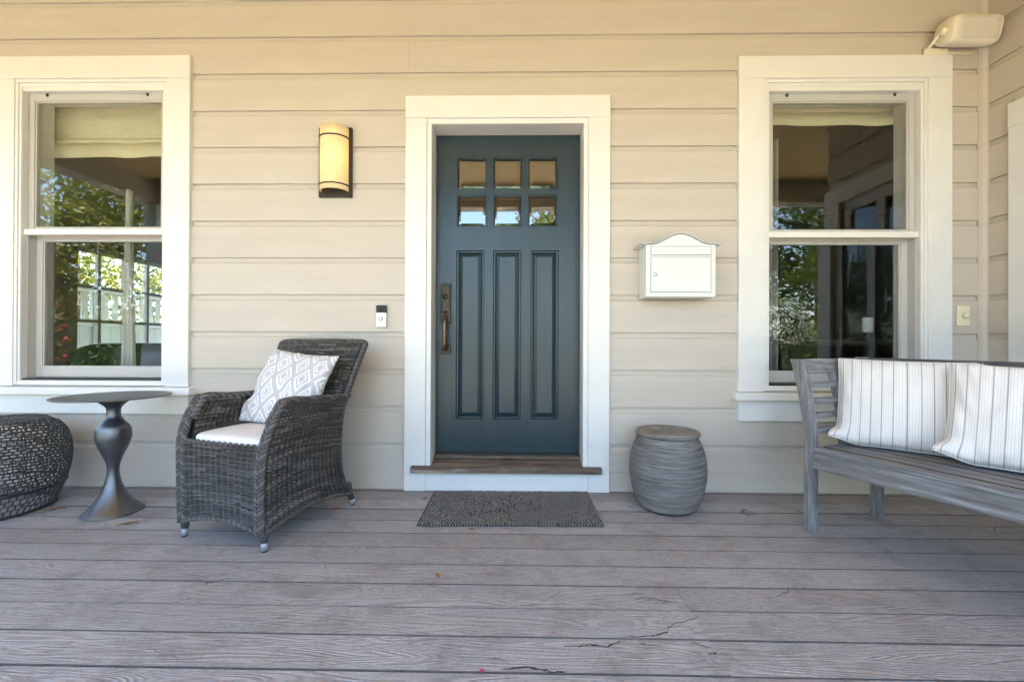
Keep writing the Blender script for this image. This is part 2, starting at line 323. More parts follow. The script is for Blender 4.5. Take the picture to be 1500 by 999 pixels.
# ------------------------------------------------------------------ mesh helpers
class MB:
    def __init__(s): s.v = []; s.f = []; s.uv = None
    def box(s, x0, x1, y0, y1, z0, z1):
        i = len(s.v)
        s.v += [(x0,y0,z0),(x1,y0,z0),(x1,y1,z0),(x0,y1,z0),(x0,y0,z1),(x1,y0,z1),(x1,y1,z1),(x0,y1,z1)]
        s.f += [(i,i+3,i+2,i+1),(i+4,i+5,i+6,i+7),(i,i+1,i+5,i+4),(i+1,i+2,i+6,i+5),(i+2,i+3,i+7,i+6),(i+3,i,i+4,i+7)]
        return s
    def obox(s, c, ax, ay, az, hx, hy, hz):
        i = len(s.v); c = Vector(c)
        for dz in (-1, 1):
            for dx, dy in ((-1,-1),(1,-1),(1,1),(-1,1)):
                s.v.append(tuple(c + ax*hx*dx + ay*hy*dy + az*hz*dz))
        s.f += [(i,i+3,i+2,i+1),(i+4,i+5,i+6,i+7),(i,i+1,i+5,i+4),(i+1,i+2,i+6,i+5),(i+2,i+3,i+7,i+6),(i+3,i,i+4,i+7)]
        return s
    def bar(s, a, b, wx, wy, up=(0,0,1)):
        a = Vector(a); b = Vector(b); z = (b-a); L = z.length
        if L < 1e-9: return s
        z /= L; x = Vector(up).cross(z)
        if x.length < 1e-4: x = Vector((1,0,0)).cross(z)
        x.normalize(); y = z.cross(x)
        return s.obox((a+b)/2, x, y, z, wx/2, wy/2, L/2)
    def extrude(s, prof, x0, x1, axis='x', dy0=0, dy1=0):
        """closed profile of (a,b) pairs, swept along an axis"""
        i = len(s.v); n = len(prof)
        for X in (x0, x1):
            for a, b in prof:
                s.v.append((X, a, b) if axis == 'x' else ((a, X, b) if axis == 'y' else (a, b, X)))
        for k in range(n): s.f.append((i+k, i+(k+1)%n, i+n+(k+1)%n, i+n+k))
        s.f.append(tuple(i+k for k in range(n))[::-1]); s.f.append(tuple(i+n+k for k in range(n)))
        return s
    def tube(s, pts, r, n=8, closed=False, flat=1.0, caps=True, up=None):
        pts = [Vector(p) for p in pts]; m = len(pts); base = len(s.v)
        rr = r if isinstance(r, (list, tuple)) else [r]*m
        ref = Vector(up) if up else None
        prevx = None
        for k, p in enumerate(pts):
            a = pts[k-1] if (k > 0 or closed) else pts[k]; b = pts[(k+1) % m] if (k < m-1 or closed) else pts[k]
            t = (b-a).normalized()
            if ref is not None: x = ref.cross(t)
            elif prevx is None: x = (Vector((0,0,1)) if abs(t.z) < 0.9 else Vector((1,0,0))).cross(t)
            else: x = prevx - t*prevx.dot(t)
            if x.length < 1e-6: x = Vector((1,0,0)).cross(t)
            x.normalize(); prevx = x; y = t.cross(x)
            for j in range(n):
                an = 2*math.pi*j/n
                s.v.append(tuple(p + x*math.cos(an)*rr[k] + y*math.sin(an)*rr[k]*flat))
        for k in range(m if closed else m-1):
            for j in range(n):
                a = base+k*n+j; b = base+k*n+(j+1)%n; c = base+((k+1)%m)*n+(j+1)%n; d = base+((k+1)%m)*n+j
                s.f.append((a,b,c,d))
        if not closed and caps:
            s.f.append(tuple(base+j for j in range(n))[::-1]); s.f.append(tuple(base+(m-1)*n+j for j in range(n)))
        return s
    def lathe(s, prof, seg=48, wob=None):
        base = len(s.v); m = len(prof)
        for r, z in prof:
            for j in range(seg):
                a = 2*math.pi*j/seg; q = r
                if wob: q = r*(1+wob(a, z))
                s.v.append((q*math.cos(a), q*math.sin(a), z))
        for k in range(m-1):
            for j in range(seg):
                s.f.append((base+k*seg+j, base+k*seg+(j+1)%seg, base+(k+1)*seg+(j+1)%seg, base+(k+1)*seg+j))
        if prof[0][0] > 1e-4: s.f.append(tuple(base+j for j in range(seg))[::-1])
        if prof[-1][0] > 1e-4: s.f.append(tuple(base+(m-1)*seg+j for j in range(seg)))
        return s
    def surf(s, fn, nu, nv, uv=False):
        base = len(s.v)
        if uv and s.uv is None: s.uv = []
        for j in range(nv+1):
            for i in range(nu+1):
                s.v.append(tuple(fn(i/nu, j/nv)))
                if uv: s.uv.append((i/nu, j/nv))
        for j in range(nv):
            for i in range(nu):
                a = base+j*(nu+1)+i
                s.f.append((a, a+1, a+nu+2, a+nu+1))
        return s
    def build(s, name, mat, parent=None, smooth=False, bevel=0.0, seg=2, kind=None, loc=None, rot=None, label=None, weld=False):
        me = bpy.data.meshes.new(name); me.from_pydata(s.v, [], s.f)
        if s.uv:
            ul = me.uv_layers.new(name='UVMap'); vi = [0]*len(me.loops); me.loops.foreach_get('vertex_index', vi)
            flat = []
            for q in vi: flat += s.uv[q]
            ul.data.foreach_set('uv', flat)
        bm = bmesh.new(); bm.from_mesh(me)
        if weld: bmesh.ops.remove_doubles(bm, verts=bm.verts, dist=1e-5)
        bmesh.ops.recalc_face_normals(bm, faces=bm.faces); bm.to_mesh(me); bm.free()
        if smooth: me.polygons.foreach_set('use_smooth', [True]*len(me.polygons))
        me.materials.append(mat if not isinstance(mat, str) else M[mat]); me.update()
        o = bpy.data.objects.new(name, me); COL.objects.link(o)
        if parent: o.parent = parent
        if loc: o.location = loc
        if rot: o.rotation_euler = rot
        if bevel:
            b = o.modifiers.new('bevel', 'BEVEL'); b.width = bevel; b.segments = seg; b.limit_method = 'ANGLE'; b.angle_limit = R(40)
            if not smooth:
                me.polygons.foreach_set('use_smooth', [False]*len(me.polygons))
        if kind: o['kind'] = kind
        if label: o['label'] = label
        return o
def thing(name, label, cat, loc=(0,0,0), rotz=0.0, group=None):
    o = bpy.data.objects.new(name, None); COL.objects.link(o); o.location = loc; o.rotation_euler = (0, 0, rotz); o.empty_display_size = 0.2
    return tag(o, label, cat, group)
def tag(o, label, cat, group=None):
    o['label'] = label; o['category'] = cat
    if group: o['group'] = group
    return o
def struct(o): o['kind'] = 'structure'; return o
def B(*a): return MB().box(*a)
def lerp(a, b, t): return a+(b-a)*t
def smst(a, b, x):
    t = max(0, min(1, (x-a)/(b-a))); return t*t*(3-2*t)
def curve(pts, x):
    """smooth interpolation through (x, y) pairs"""
    if x <= pts[0][0]: return pts[0][1]
    for k in range(len(pts)-1):
        x0, y0 = pts[k]; x1, y1 = pts[k+1]
        if x <= x1:
            t = (x-x0)/(x1-x0)
            m0 = (y1-pts[k-1][1])/(x1-pts[k-1][0]) if k > 0 else (y1-y0)/(x1-x0)
            m1 = (pts[k+2][1]-y0)/(pts[k+2][0]-x0) if k+2 < len(pts) else (y1-y0)/(x1-x0)
            h = x1-x0
            return (2*t**3-3*t*t+1)*y0 + (t**3-2*t*t+t)*h*m0 + (-2*t**3+3*t*t)*y1 + (t**3-t*t)*h*m1
    return pts[-1][1]

# ------------------------------------------------------------------ ground and garden floor
GZ = -0.45
struct(MB().box(-400, 400, -400, 400, GZ-0.3, GZ).build('ground', 'grass'))
struct(MB().box(-16, 14, -8.6, -3.6, GZ, GZ+0.02).build('bounce_slab', 'bounce_paving'))  # unseen pale slab, added to bounce warm sunlight into the porch

# ------------------------------------------------------------------ deck
deck = struct(B(-5.35, 5.4, -3.45, 0.02, -0.20, -0.035).build('deck', 'deck_under_slat_shade'))
PITCH = 0.1483
k = 0; y1 = -0.019
board_edges = [(-0.019, 0.012)]
while y1 > -3.4:
    board_edges.append((y1-PITCH, y1)); y1 -= PITCH
for i, (a, b) in enumerate(board_edges):
    cuts = [-5.3]
    if i in (8, 9, 10, 11): cuts.append(0.584 + random.uniform(-.004, .004))
    elif i % 3 == 1: cuts.append(random.choice((-3.9, 2.9)))
    cuts.append(5.35)
    for x0, x1 in zip(cuts[:-1], cuts[1:]):
        g = 0.0024
        mb = MB(); ch = 0.0012
        prof = [(a+g, -0.03), (b-g, -0.03), (b-g, -ch), (b-g-ch, 0.0), (a+g+ch, 0.0), (a+g, -ch)]
        mb.extrude(prof, x0+0.0005, x1-0.0005)
        o = mb.build('deck_board', 'deck', deck)
        o.data.materials.append(M['edge_grime_shade'])
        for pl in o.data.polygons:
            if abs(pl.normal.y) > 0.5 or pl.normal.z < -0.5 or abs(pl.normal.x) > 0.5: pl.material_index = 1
        o.location.z = random.uniform(-0.0012, 0.0012)

# ------------------------------------------------------------------ house
house = thing('house', 'beige clapboard house front with white trimmed windows and blue door', 'house')

# openings: (x0, x1, z0, z1) holes of the wall core
WL = (-3.125, -2.229, 0.665, 2.476)
WR = (1.515, 2.422, 0.654, 2.448)
DR = (-0.545, 0.387, 0.0, 2.252)
HX0, HX1 = -3.70, 2.80
def wall_core(x0, x1, z0, z1, y0, y1, holes, axis='x'):
    xs = sorted({x0, x1, *[h[0] for h in holes], *[h[1] for h in holes]}); zs = sorted({z0, z1, *[h[2] for h in holes], *[h[3] for h in holes]})
    mb = MB()
    for xa, xb in zip(xs[:-1], xs[1:]):
        for za, zb in zip(zs[:-1], zs[1:]):
            xm, zm = (xa+xb)/2, (za+zb)/2
            if any(h[0] < xm < h[1] and h[2] < zm < h[3] for h in holes): continue
            if axis == 'x': mb.box(xa, xb, y0, y1, za, zb)
            else: mb.box(y0, y1, xa, xb, za, zb)
    return mb
pad = 0.028
def grow(h): return (h[0]-pad, h[1]+pad, h[2]-pad, h[3]+pad)
front = wall_core(HX0, HX1+0.1, -0.4, 3.2, 0.016, 0.20, [grow(WL), grow(WR), (DR[0]-pad, DR[1]+pad, 0.0, DR[3]+pad)]).build('front_wall', 'siding', house)

# drop siding: flat face, cove at the top of each course, shadow line under the next course
EXPO = 0.2292; Z0 = 2.580
def siding_profile(h):
    return [(0.0155, 0.0), (0.0, 0.0), (0.0, h-0.037), (0.0010, h-0.0355), (0.0075, h-0.0330), (0.0105, h-0.029), (0.0128, h-0.020), (0.0138, h-0.003), (0.0155, h-0.003)]
courses = []
zt = Z0 + 3*EXPO
while zt > 0.15:
    zb = zt-EXPO
    courses.append((max(zb, 0.121), zt)); zt = zb
courses.append((0.004, 0.121))
trims = [(-3.355, -2.048, 0.62, 2.55), (1.322, 2.601, 0.60, 2.52), (-0.706, 0.547, 0.0, 2.29)]   # x range, then heights a board must stop for
for ci, (zb, zt) in enumerate(courses):
    if zb > 3.15: continue
    xs = [HX0]
    for t in trims:
        if t[2] < zt-0.01 and t[3] > zb+0.01: xs += [t[0]+0.004, t[1]-0.004]
    xs.append(HX1-0.018)
    xs = sorted(xs); segs = list(zip(xs[0::2], xs[1::2]))
    seams = {1: [-0.042], 2: [-0.688, 0.651]}.get(ci, [])
    out = []
    for a, b in segs:
        cs = [a] + [s for s in seams if a < s < b] + [b]
        out += list(zip(cs[:-1], cs[1:]))
    for a, b in out:
        # boards that only partly clear a trim piece keep their full height behind it
        mb = MB()
        if zt - zb < 0.15: prof = [(0.0155, 0), (0.001, 0), (0.001, zt-zb-0.001), (0.0155, zt-zb-0.001)]
        else: prof = siding_profile(zt-zb)
        mb.extrude(prof, a+0.0004, b-0.0004)
        o = mb.build('siding_board', 'siding', front, loc=(0, random.uniform(-0.0008, 0.0008), zb+random.uniform(-0.0012, 0.0012)))
        o.rotation_euler = (0, random.uniform(-0.0005, 0.0005), 0)

# side wall on the right (runs towards the viewer), with a glazed door unit
SWY = (-1.10, -0.285, 0.05, 2.14)
SE = -1.26                     # where the side wall ends
side = wall_core(SE, 0.016, -0.4, 3.2, HX1+0.016, HX1+0.14, [SWY], 'y').build('side_wall', 'siding', house)
for ci, (zb, zt) in enumerate(courses):
    if zb > 3.15: continue
    if zb < 2.27: segs = [(-0.155, -0.018)]
    else: segs = [(SE, -0.018)]
    for a, b in segs:
        prof = [(HX1+p, z) for p, z in (siding_profile(zt-zb) if zt-zb > 0.15 else [(0.0155, 0), (0.001, 0), (0.001, zt-zb-0.001), (0.0155, zt-zb-0.001)])]
        MB().extrude(prof, a, b, 'y').build('siding_board', 'siding', side, loc=(random.uniform(-0.0008, 0.0008), 0, zb+random.uniform(-0.001, 0.001)))
# corner strip
MB().extrude([(HX1-0.030, 0.012), (HX1-0.030, -0.004), (HX1-0.022, -0.020), (HX1-0.004, -0.030), (HX1+0.012, -0.030), (HX1+0.012, 0.012)], 0.0, 3.09, 'z').build('corner_strip', 'siding', house, bevel=0.003)

def board(parent, x0, x1, y0, y1, z0, z1, name, mat='trim', bevel=0.0025):
    return B(x0, x1, y0, y1, z0, z1).build(name, mat, parent, bevel=bevel)

def build_window(op, cas, label):
    """op: clear opening; cas: outer casing rectangle (x0, x1, apron bottom, top)"""
    x0, x1, z0, z1 = op; cx0, cx1, ab, ct = cas
    mb = MB()                                   # jamb box lining the hole
    t = 0.026; ya, yb = -0.004, 0.19
    mb.box(x0-t, x0, ya, yb, z0, z1); mb.box(x1, x1+t, ya, yb, z0, z1)
    mb.box(x0-t, x1+t, ya, yb, z1, z1+t); mb.box(x0-t, x1+t, ya, yb, z0-t, z0)
    win = mb.build('window', 'trim', house, label=label, bevel=0.0015)
    ih = z1+0.070; iw = 0.034                   # inner edge of the casing boards
    board(win, cx0, cx1, -0.024, 0.014, ih, ct, 'head_casing')
    board(win, cx0, x0-iw, -0.022, 0.014, z0-0.034, ih-0.0006, 'side_casing')
    board(win, x1+iw, cx1, -0.022, 0.014, z0-0.034, ih-0.0006, 'side_casing')
    # stepped stop moulding between casing and jamb
    s1 = MB(); s2 = MB()
    s1.box(x0-iw+0.0005, x0-0.016, -0.016, 0.012, z0-0.028, z1+0.048); s1.box(x1+0.016, x1+iw-0.0005, -0.016, 0.012, z0-0.028, z1+0.048)
    s1.box(x0-iw+0.0005, x1+iw-0.0005, -0.016, 0.012, z1+0.0485, ih-0.001)
    s2.box(x0-0.0155, x0-0.001, -0.009, 0.012, z0, z1+0.022); s2.box(x1+0.001, x1+0.0155, -0.009, 0.012, z0, z1+0.022)
    s2.box(x0-0.0155, x1+0.0155, -0.0085, 0.012, z1+0.0225, z1+0.0475)
    s1.build('stop_moulding', 'trim', win, bevel=0.002); s2.build('inner_moulding', 'trim', win, bevel=0.002)
    board(win, x0-0.016, x1+0.016, -0.013, 0.012, z0-0.030, z0-0.001, 'bottom_stop')
    # sill and apron
    sl = MB(); zt = z0-0.036
    sl.extrude([(-0.062, zt-0.047), (0.012, zt-0.047), (0.012, zt+0.001), (-0.022, zt), (-0.060, zt-0.004)], cx0-0.036, cx1+0.036)
    sl.build('sill', 'trim', win, bevel=0.003)
    board(win, cx0, cx1, -0.021, 0.014, ab, zt-0.0475, 'apron')
    # upper sash (outer) and lower sash (inner)
    zm = z0 + (z1-z0)*0.512
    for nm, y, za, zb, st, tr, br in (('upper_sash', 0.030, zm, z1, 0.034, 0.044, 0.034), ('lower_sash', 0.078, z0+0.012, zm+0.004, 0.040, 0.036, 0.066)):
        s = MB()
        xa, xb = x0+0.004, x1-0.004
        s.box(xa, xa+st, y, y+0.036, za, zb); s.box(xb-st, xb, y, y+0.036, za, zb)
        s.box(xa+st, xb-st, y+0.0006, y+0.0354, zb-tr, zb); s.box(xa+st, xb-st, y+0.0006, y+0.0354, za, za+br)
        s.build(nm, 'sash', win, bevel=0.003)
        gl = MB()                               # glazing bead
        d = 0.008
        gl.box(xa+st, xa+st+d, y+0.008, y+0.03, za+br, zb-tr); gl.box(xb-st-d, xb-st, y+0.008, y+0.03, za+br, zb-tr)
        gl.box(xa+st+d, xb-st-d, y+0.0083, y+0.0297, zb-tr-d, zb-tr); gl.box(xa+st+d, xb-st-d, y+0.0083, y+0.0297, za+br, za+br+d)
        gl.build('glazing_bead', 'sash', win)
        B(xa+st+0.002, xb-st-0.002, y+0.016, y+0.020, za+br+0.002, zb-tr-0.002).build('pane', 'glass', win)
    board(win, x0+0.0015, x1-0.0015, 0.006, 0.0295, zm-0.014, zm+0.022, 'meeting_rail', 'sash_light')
    # side tracks for the lower sash
    B(x0+0.0005, x0+0.0035, 0.03, 0.14, z0+0.011, zm).build('sash_track', 'sash', win)
    B(x1-0.0035, x1-0.0005, 0.03, 0.14, z0+0.011, zm).build('sash_track', 'sash', win)
    B(x0+0.0005, x1-0.0005, 0.004, 0.16, z0, z0+0.010).build('sash_bottom_track', 'black', win)
    for fx in (0.14, 0.86):
        xx = lerp(x0, x1, fx)
        B(xx-0.004, xx+0.004, 0.020, 0.0295, z1-0.018, z1-0.001).build('sash_latch', 'black', win)
    return win
build_window(WL, (-3.353, -2.050, 0.461, 2.683), 'double hung window left of the door with raised linen blind')
build_window(WR, (1.325, 2.598, 0.441, 2.652), 'dark double hung window right of the door behind the bench')

# ---- front door
fr = MB()
t = 0.026
fr.box(DR[0]-t, DR[0], -0.006, 0.19, 0.0, DR[3]); fr.box(DR[1], DR[1]+t, -0.006, 0.19, 0.0, DR[3]); fr.box(DR[0]-t, DR[1]+t, -0.006, 0.19, DR[3], DR[3]+t)
dframe = fr.build('door_frame', 'trim', house, bevel=0.002)
board(dframe, -0.706, 0.547, -0.026, 0.014, 2.286, 2.421, 'head_casing')
board(dframe, -0.706, DR[0]-0.030, -0.024, 0.014, 0.002, 2.2854, 'side_casing')
board(dframe, DR[1]+0.030, 0.547, -0.024, 0.014, 0.002, 2.2854, 'side_casing')
sm = MB()
sm.box(DR[0]-0.0295, DR[0]-0.0005, -0.014, 0.012, 0.13, DR[3]); sm.box(DR[1]+0.0005, DR[1]+0.0295, -0.014, 0.012, 0.13, DR[3])
sm.box(DR[0]-0.0295, DR[1]+0.0295, -0.0143, 0.012, DR[3]+0.0005, 2.2855)
sm.build('stop_moulding', 'trim', dframe, bevel=0.002)
board(dframe, DR[0]-0.0295, DR[1]+0.0295, -0.021, 0.012, 0.004, 0.1265, 'riser_board')
# sill: worn wooden board with a sloping top and ears over the casings
sl = MB()
sl.extrude([(-0.066, 0.124), (-0.0245, 0.124), (-0.0245, 0.160), (-0.062, 0.152)], -0.660, 0.497)
sl.extrude([(-0.0246, 0.128), (0.125, 0.128), (0.125, 0.172), (0.085, 0.169), (-0.0246, 0.160)], DR[0]+0.001, DR[1]-0.001)
sl.build('threshold', 'sill_wood', house, bevel=0.004)
B(DR[0]+0.001, DR[1]-0.001, 0.086, 0.16, 0.173, 0.192).build('threshold_cap', 'sill_wood', dframe, bevel=0.004)
B(DR[0]+0.003, DR[1]-0.003, 0.112, 0.16, 0.1925, 0.2035).build('door_sweep', 'black', dframe, bevel=0.002)

dx0, dx1, dz0, dz1, dy = -0.541, 0.383, 0.205, 2.247, 0.130
px = [(-0.410, -0.216), (-0.176, 0.013), (0.050, 0.241)]
pz = [(1.658, 1.863), (1.900, 2.107)]
lx = [(-0.411, -0.230), (-0.173, 0.008), (0.069, 0.249)]; lz = (0.418, 1.505)
holes = [(a, b, c, d) for a, b in px for c, d in pz] + [(a, b, *lz) for a, b in lx]
door = wall_core(dx0, dx1, dz0, dz1, dy, dy+0.044, holes).build('door', 'door', house, label='dark blue green panelled front door with six small panes', weld=True)
for a, b in lx:                                      # raised and fielded panels
    z0, z1 = lz
    mo = MB(); wv = 0.016
    for (xa, xb, za, zb) in ((a, a+wv, z0, z1), (b-wv, b, z0, z1), (a+wv, b-wv, z0, z0+wv), (a+wv, b-wv, z1-wv, z1)):
        mo.box(xa, xb, dy+0.007, dy+0.03, za, zb)
    mo.build('panel_moulding', 'door', door, bevel=0.005)
    pn = MB(); q = 0.038; i = 0
    x0_, x1_ = a+wv, b-wv; za, zb = z0+wv, z1-wv
    pn.v = [(x0_, dy+0.020, za), (x1_, dy+0.020, za), (x1_, dy+0.020, zb), (x0_, dy+0.020, zb),
            (a+q, dy+0.009, z0+q), (b-q, dy+0.009, z0+q), (b-q, dy+0.009, z1-q), (a+q, dy+0.009, z1-q),
            (a+q+0.003, dy+0.006, z0+q+0.003), (b-q-0.003, dy+0.006, z0+q+0.003), (b-q-0.003, dy+0.006, z1-q-0.003), (a+q+0.003, dy+0.006, z1-q-0.003)]
    for r_ in (0, 4):
        for k in range(4): pn.f.append((r_+k, r_+(k+1) % 4, r_+4+(k+1) % 4, r_+4+k))
    pn.f.append((8, 9, 10, 11))
    pn.build('door_panel', 'door', door)
for a, b in px:
    for c, d in pz:
        e = 0.007
        fbd = MB()
        fbd.box(a, a+e, dy+0.004, dy+0.036, c, d); fbd.box(b-e, b, dy+0.004, dy+0.036, c, d)
        fbd.box(a+e, b-e, dy+0.0043, dy+0.0357, c, c+e); fbd.box(a+e, b-e, dy+0.0043, dy+0.0357, d-e, d)
        fbd.build('pane_bead', 'door', door, bevel=0.002)
        gm = MB(); wv = 0.018                             # bevelled glass
        A_, B_, C_, D_ = a+e, b-e, c+e, d-e
        gm.v = [(A_, dy+0.020, C_), (B_, dy+0.020, C_), (B_, dy+0.020, D_), (A_, dy+0.020, D_),
                (A_+wv, dy+0.0165, C_+wv), (B_-wv, dy+0.0165, C_+wv), (B_-wv, dy+0.0165, D_-wv), (A_+wv, dy+0.0165, D_-wv)]
        for k in range(4): gm.f.append((k, (k+1) % 4, 4+(k+1) % 4, 4+k))
        gm.f.append((4, 5, 6, 7))
        gm.build('pane', 'door_glass', door)
# handle set
B(-0.510, -0.444, 0.112, 0.1305, 1.032, 1.290).build('handle_plate', 'bronze', door, bevel=0.004)
B(-0.500, -0.454, 0.107, 0.113, 1.048, 1.274).build('handle_plate_face', 'bronze', door, bevel=0.003)
MB().lathe([(0.0, 0.0), (0.0165, 0.0), (0.0175, -0.006), (0.015, -0.010), (0.0, -0.0105)], 24).build('lock_cylinder', 'bronze', door, smooth=True, loc=(-0.477, 0.107, 1.205), rot=(R(-90), 0, 0))
B(-0.489, -0.463, 0.070, 0.107, 1.102, 1.112).build('thumb_latch', 'black', door, bevel=0.003)
g = MB(); g.tube([(-0.474, 0.108, 1.072), (-0.474, 0.085, 1.078), (-0.474, 0.062, 1.070), (-0.474, 0.056, 1.040), (-0.474, 0.056, 0.900), (-0.474, 0.062, 0.872), (-0.474, 0.085, 0.866), (-0.474, 0.112, 0.866)], 0.0125, 10, flat=0.8)
g.build('handle_grip', 'bronze_worn', door, smooth=True)
B(-0.506, -0.446, 0.108, 0.1305, 0.838, 0.900).build('handle_foot', 'bronze', door, bevel=0.004)

# ---- side wall glazed unit
X = HX1
ya, yb, za, zb = SWY
gu = wall_core(ya, yb, za, zb, X+0.02, X+0.06, [(ya+0.09, (ya+yb)/2-0.04, za+0.12, zb-0.09), ((ya+yb)/2+0.04, yb-0.09, za+0.12, zb-0.09)], 'y').build('glazed_door', 'sash', house, label='glazed double door in the right hand side wall')
B(X+0.038, X+0.042, ya+0.085, (ya+yb)/2-0.035, za+0.115, zb-0.085).build('pane', 'glass', gu)
B(X+0.038, X+0.042, (ya+yb)/2+0.035, yb-0.085, za+0.115, zb-0.085).build('pane', 'glass', gu)
board(gu, X-0.022, X+0.014, yb+0.0005, -0.157, 0.004, zb, 'side_casing')
board(gu, X-0.022, X+0.014, SE-0.01, ya-0.0005, 0.004, zb, 'side_casing')
board(gu, X-0.024, X+0.014, SE-0.01, -0.157, zb+0.0005, 2.278, 'head_casing')

# ---- porch ceiling, beams, columns, roof
B(-5.4, 5.6, -3.6, 0.10, 3.09, 3.14).build('porch_ceiling', 'ceiling', house)
rf = MB().box(-5.6, 10.0, -3.8, 9.0, 3.16, 3.45); rf.build('roof', 'inside_dark', house)
B(-5.25, 5.4, -3.45, -3.22, 2.82, 3.089).build('front_beam', 'siding', house)
B(-5.25, -5.03, -3.219, 6.0, 2.82, 3.089).build('side_beam', 'siding', house)
for cx, cy in ((-5.14, -3.335), (5.2, -3.335)):
    c_ = MB(); i = 0
    for (r_, z) in ((0.17, GZ), (0.17, 0.02), (0.085, 2.82)):
        c_.v += [(cx-r_, cy-r_, z), (cx+r_, cy-r_, z), (cx+r_, cy+r_, z), (cx-r_, cy+r_, z)]
    for q in (0, 4):
        for k in range(4): c_.f.append((q+k, q+(k+1) % 4, q+4+(k+1) % 4, q+4+k))
    c_.f += [(3, 2, 1, 0), (8, 9, 10, 11)]
    c_.build('porch_column', 'trim', house, bevel=0.004)

# ---- rooms behind the wall
LWIN = (0.80, 1.80, 0.48, 1.68)
wall_core(0.20, 4.2, -0.4, 3.1, HX0, HX0+0.12, [LWIN], 'y').build('side_wall', 'inside', house)
muntin = MB()
for yy in (0.80, 1.05, 1.30, 1.55, 1.80): muntin.box(HX0+0.03, HX0+0.06, yy-0.014, yy+0.014, 0.48, 1.68)
for zz in (0.49, 0.78, 1.08, 1.37, 1.67): muntin.box(HX0+0.0305, HX0+0.0595, 0.80, 1.80, zz-0.013, zz+0.013)
muntin.build('muntin_grid', 'sash_light', house)
B(HX0+0.043, HX0+0.047, 0.80, 1.80, 0.48, 1.68).build('side_pane', 'glass', house)
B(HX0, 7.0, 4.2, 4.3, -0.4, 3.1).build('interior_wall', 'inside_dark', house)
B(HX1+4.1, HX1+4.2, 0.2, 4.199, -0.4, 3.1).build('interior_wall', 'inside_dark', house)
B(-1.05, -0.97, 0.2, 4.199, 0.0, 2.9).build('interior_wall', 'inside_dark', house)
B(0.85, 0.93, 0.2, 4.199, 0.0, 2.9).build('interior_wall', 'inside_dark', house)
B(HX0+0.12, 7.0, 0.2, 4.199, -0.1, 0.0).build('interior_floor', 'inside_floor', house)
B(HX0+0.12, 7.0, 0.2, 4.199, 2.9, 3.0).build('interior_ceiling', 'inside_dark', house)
B(HX1+0.14, HX1+4.1, SE+0.1, 0.0, -0.4, -0.0).build('interior_floor', 'inside_floor', house)
B(HX1+0.14, HX1+4.1, SE, SE+0.1, -0.4, 3.1).build('wing_wall', 'siding', house)
B(HX1+4.1, HX1+4.2, SE, 0.199, -0.4, 3.1).build('interior_wall', 'inside_dark', house)
B(HX1+0.1, HX1+4.1, 0.016, 0.19, -0.4, 3.1).build('interior_wall', 'inside_dark', house)

# ------------------------------------------------------------------ things inside, seen through the glass
def blind(name, label, x0, x1, ztop, folds, y=0.205):
    """folds: list of (z_top, z_bottom, extra half width, y bulge)"""
    r = thing(name, label, 'blind', (0, 0, 0))
    B(x0, x1, y+0.02, y+0.05, ztop, ztop+0.04).build('head_rail', 'sash', r)
    for (za, zb, ex, bl) in folds:
        m = MB()
        def fn(u, v):
            z = lerp(za, zb, v) + 0.004*math.sin(u*17+za*9)*v
            return (lerp(x0-ex, x1+ex, u), y+0.02-bl*math.sin(min(1, v*1.15)*math.pi*0.62) + 0.004*math.sin(u*23), z)
        m.surf(fn, 40, 8).build('fold', 'blind', r, smooth=True)
    return r
blind('roman_blind', 'pale linen roman blind half raised in the left window', -3.17, -2.20, 2.50, [(2.50, 2.26, 0.0, 0.012), (2.285, 2.235, 0.02, 0.035), (2.262, 2.135, 0.028, 0.05)])
blind('roman_blind', 'narrow linen roman blind gathered high in the right window', 1.44, 2.44, 2.485, [(2.485, 2.43, 0.0, 0.01), (2.44, 2.33, 0.006, 0.04)])
def drape(label, x0, x1, y, z0, z1, taper=0.0, mat='curtain', waves=6):
    m = MB()
    def fn(u, v):
        xc = (x0+x1)/2; hw = (x1-x0)/2*(1-taper*v)
        return (xc+(u*2-1)*hw, y+0.022*math.sin(u*waves*math.pi*2), lerp(z0, z1, v))
    def fb(u, v):
        p = fn(u, v); return (p[0], p[1]+0.004, p[2])
    m.surf(fn, 60, 6); m.surf(fb, 60, 6)
    return tag(m.build('curtain', mat, smooth=True), label, 'curtain')
drape('dark grey curtain hanging inside the right window, at its left edge', 1.50, 1.76, 0.33, 0.02, 2.30)
drape('narrow white curtain inside the left window, widening downwards', -2.90, -2.74, 0.42, 0.02, 2.0, 0.85, 'cushion', 3)
# black armchair behind the left window
ac = thing('armchair', 'black leather armchair inside the left window', 'armchair', (-2.85, 0.85, 0.0), R(8))
def lump(u, v, sx, sy, sz, p=0.45):
    a = u*2*math.pi; b = (v-0.5)*math.pi
    f = lambda t: math.copysign(abs(t)**p, t)
    return (sx*f(math.cos(a))*f(math.cos(b)), sy*f(math.sin(a))*f(math.cos(b)), sz*f(math.sin(b)))
for nm, c, s_ in (('seat', (0.05, 0.05, 0.32), (0.42, 0.36, 0.12)), ('backrest', (-0.05, -0.30, 0.50), (0.46, 0.12, 0.40)), ('arm', (-0.42, 0.05, 0.42), (0.10, 0.36, 0.34)), ('arm', (0.42, 0.05, 0.36), (0.10, 0.36, 0.28))):
    MB().surf(lambda u, v: tuple(Vector(lump(u, v, *s_))+Vector(c)), 28, 16).build(nm, 'leather', ac, smooth=True)
for lx_, ly_ in ((-0.38, -0.3), (0.38, -0.3), (-0.38, 0.3), (0.38, 0.3)):
    B(lx_-0.02, lx_+0.02, ly_-0.02, ly_+0.02, 0.0, 0.24).build('leg', 'table_dark', ac)
dk = thing('desk', 'dark desk standing inside the right window', 'desk', (2.3, 0.62, 0))
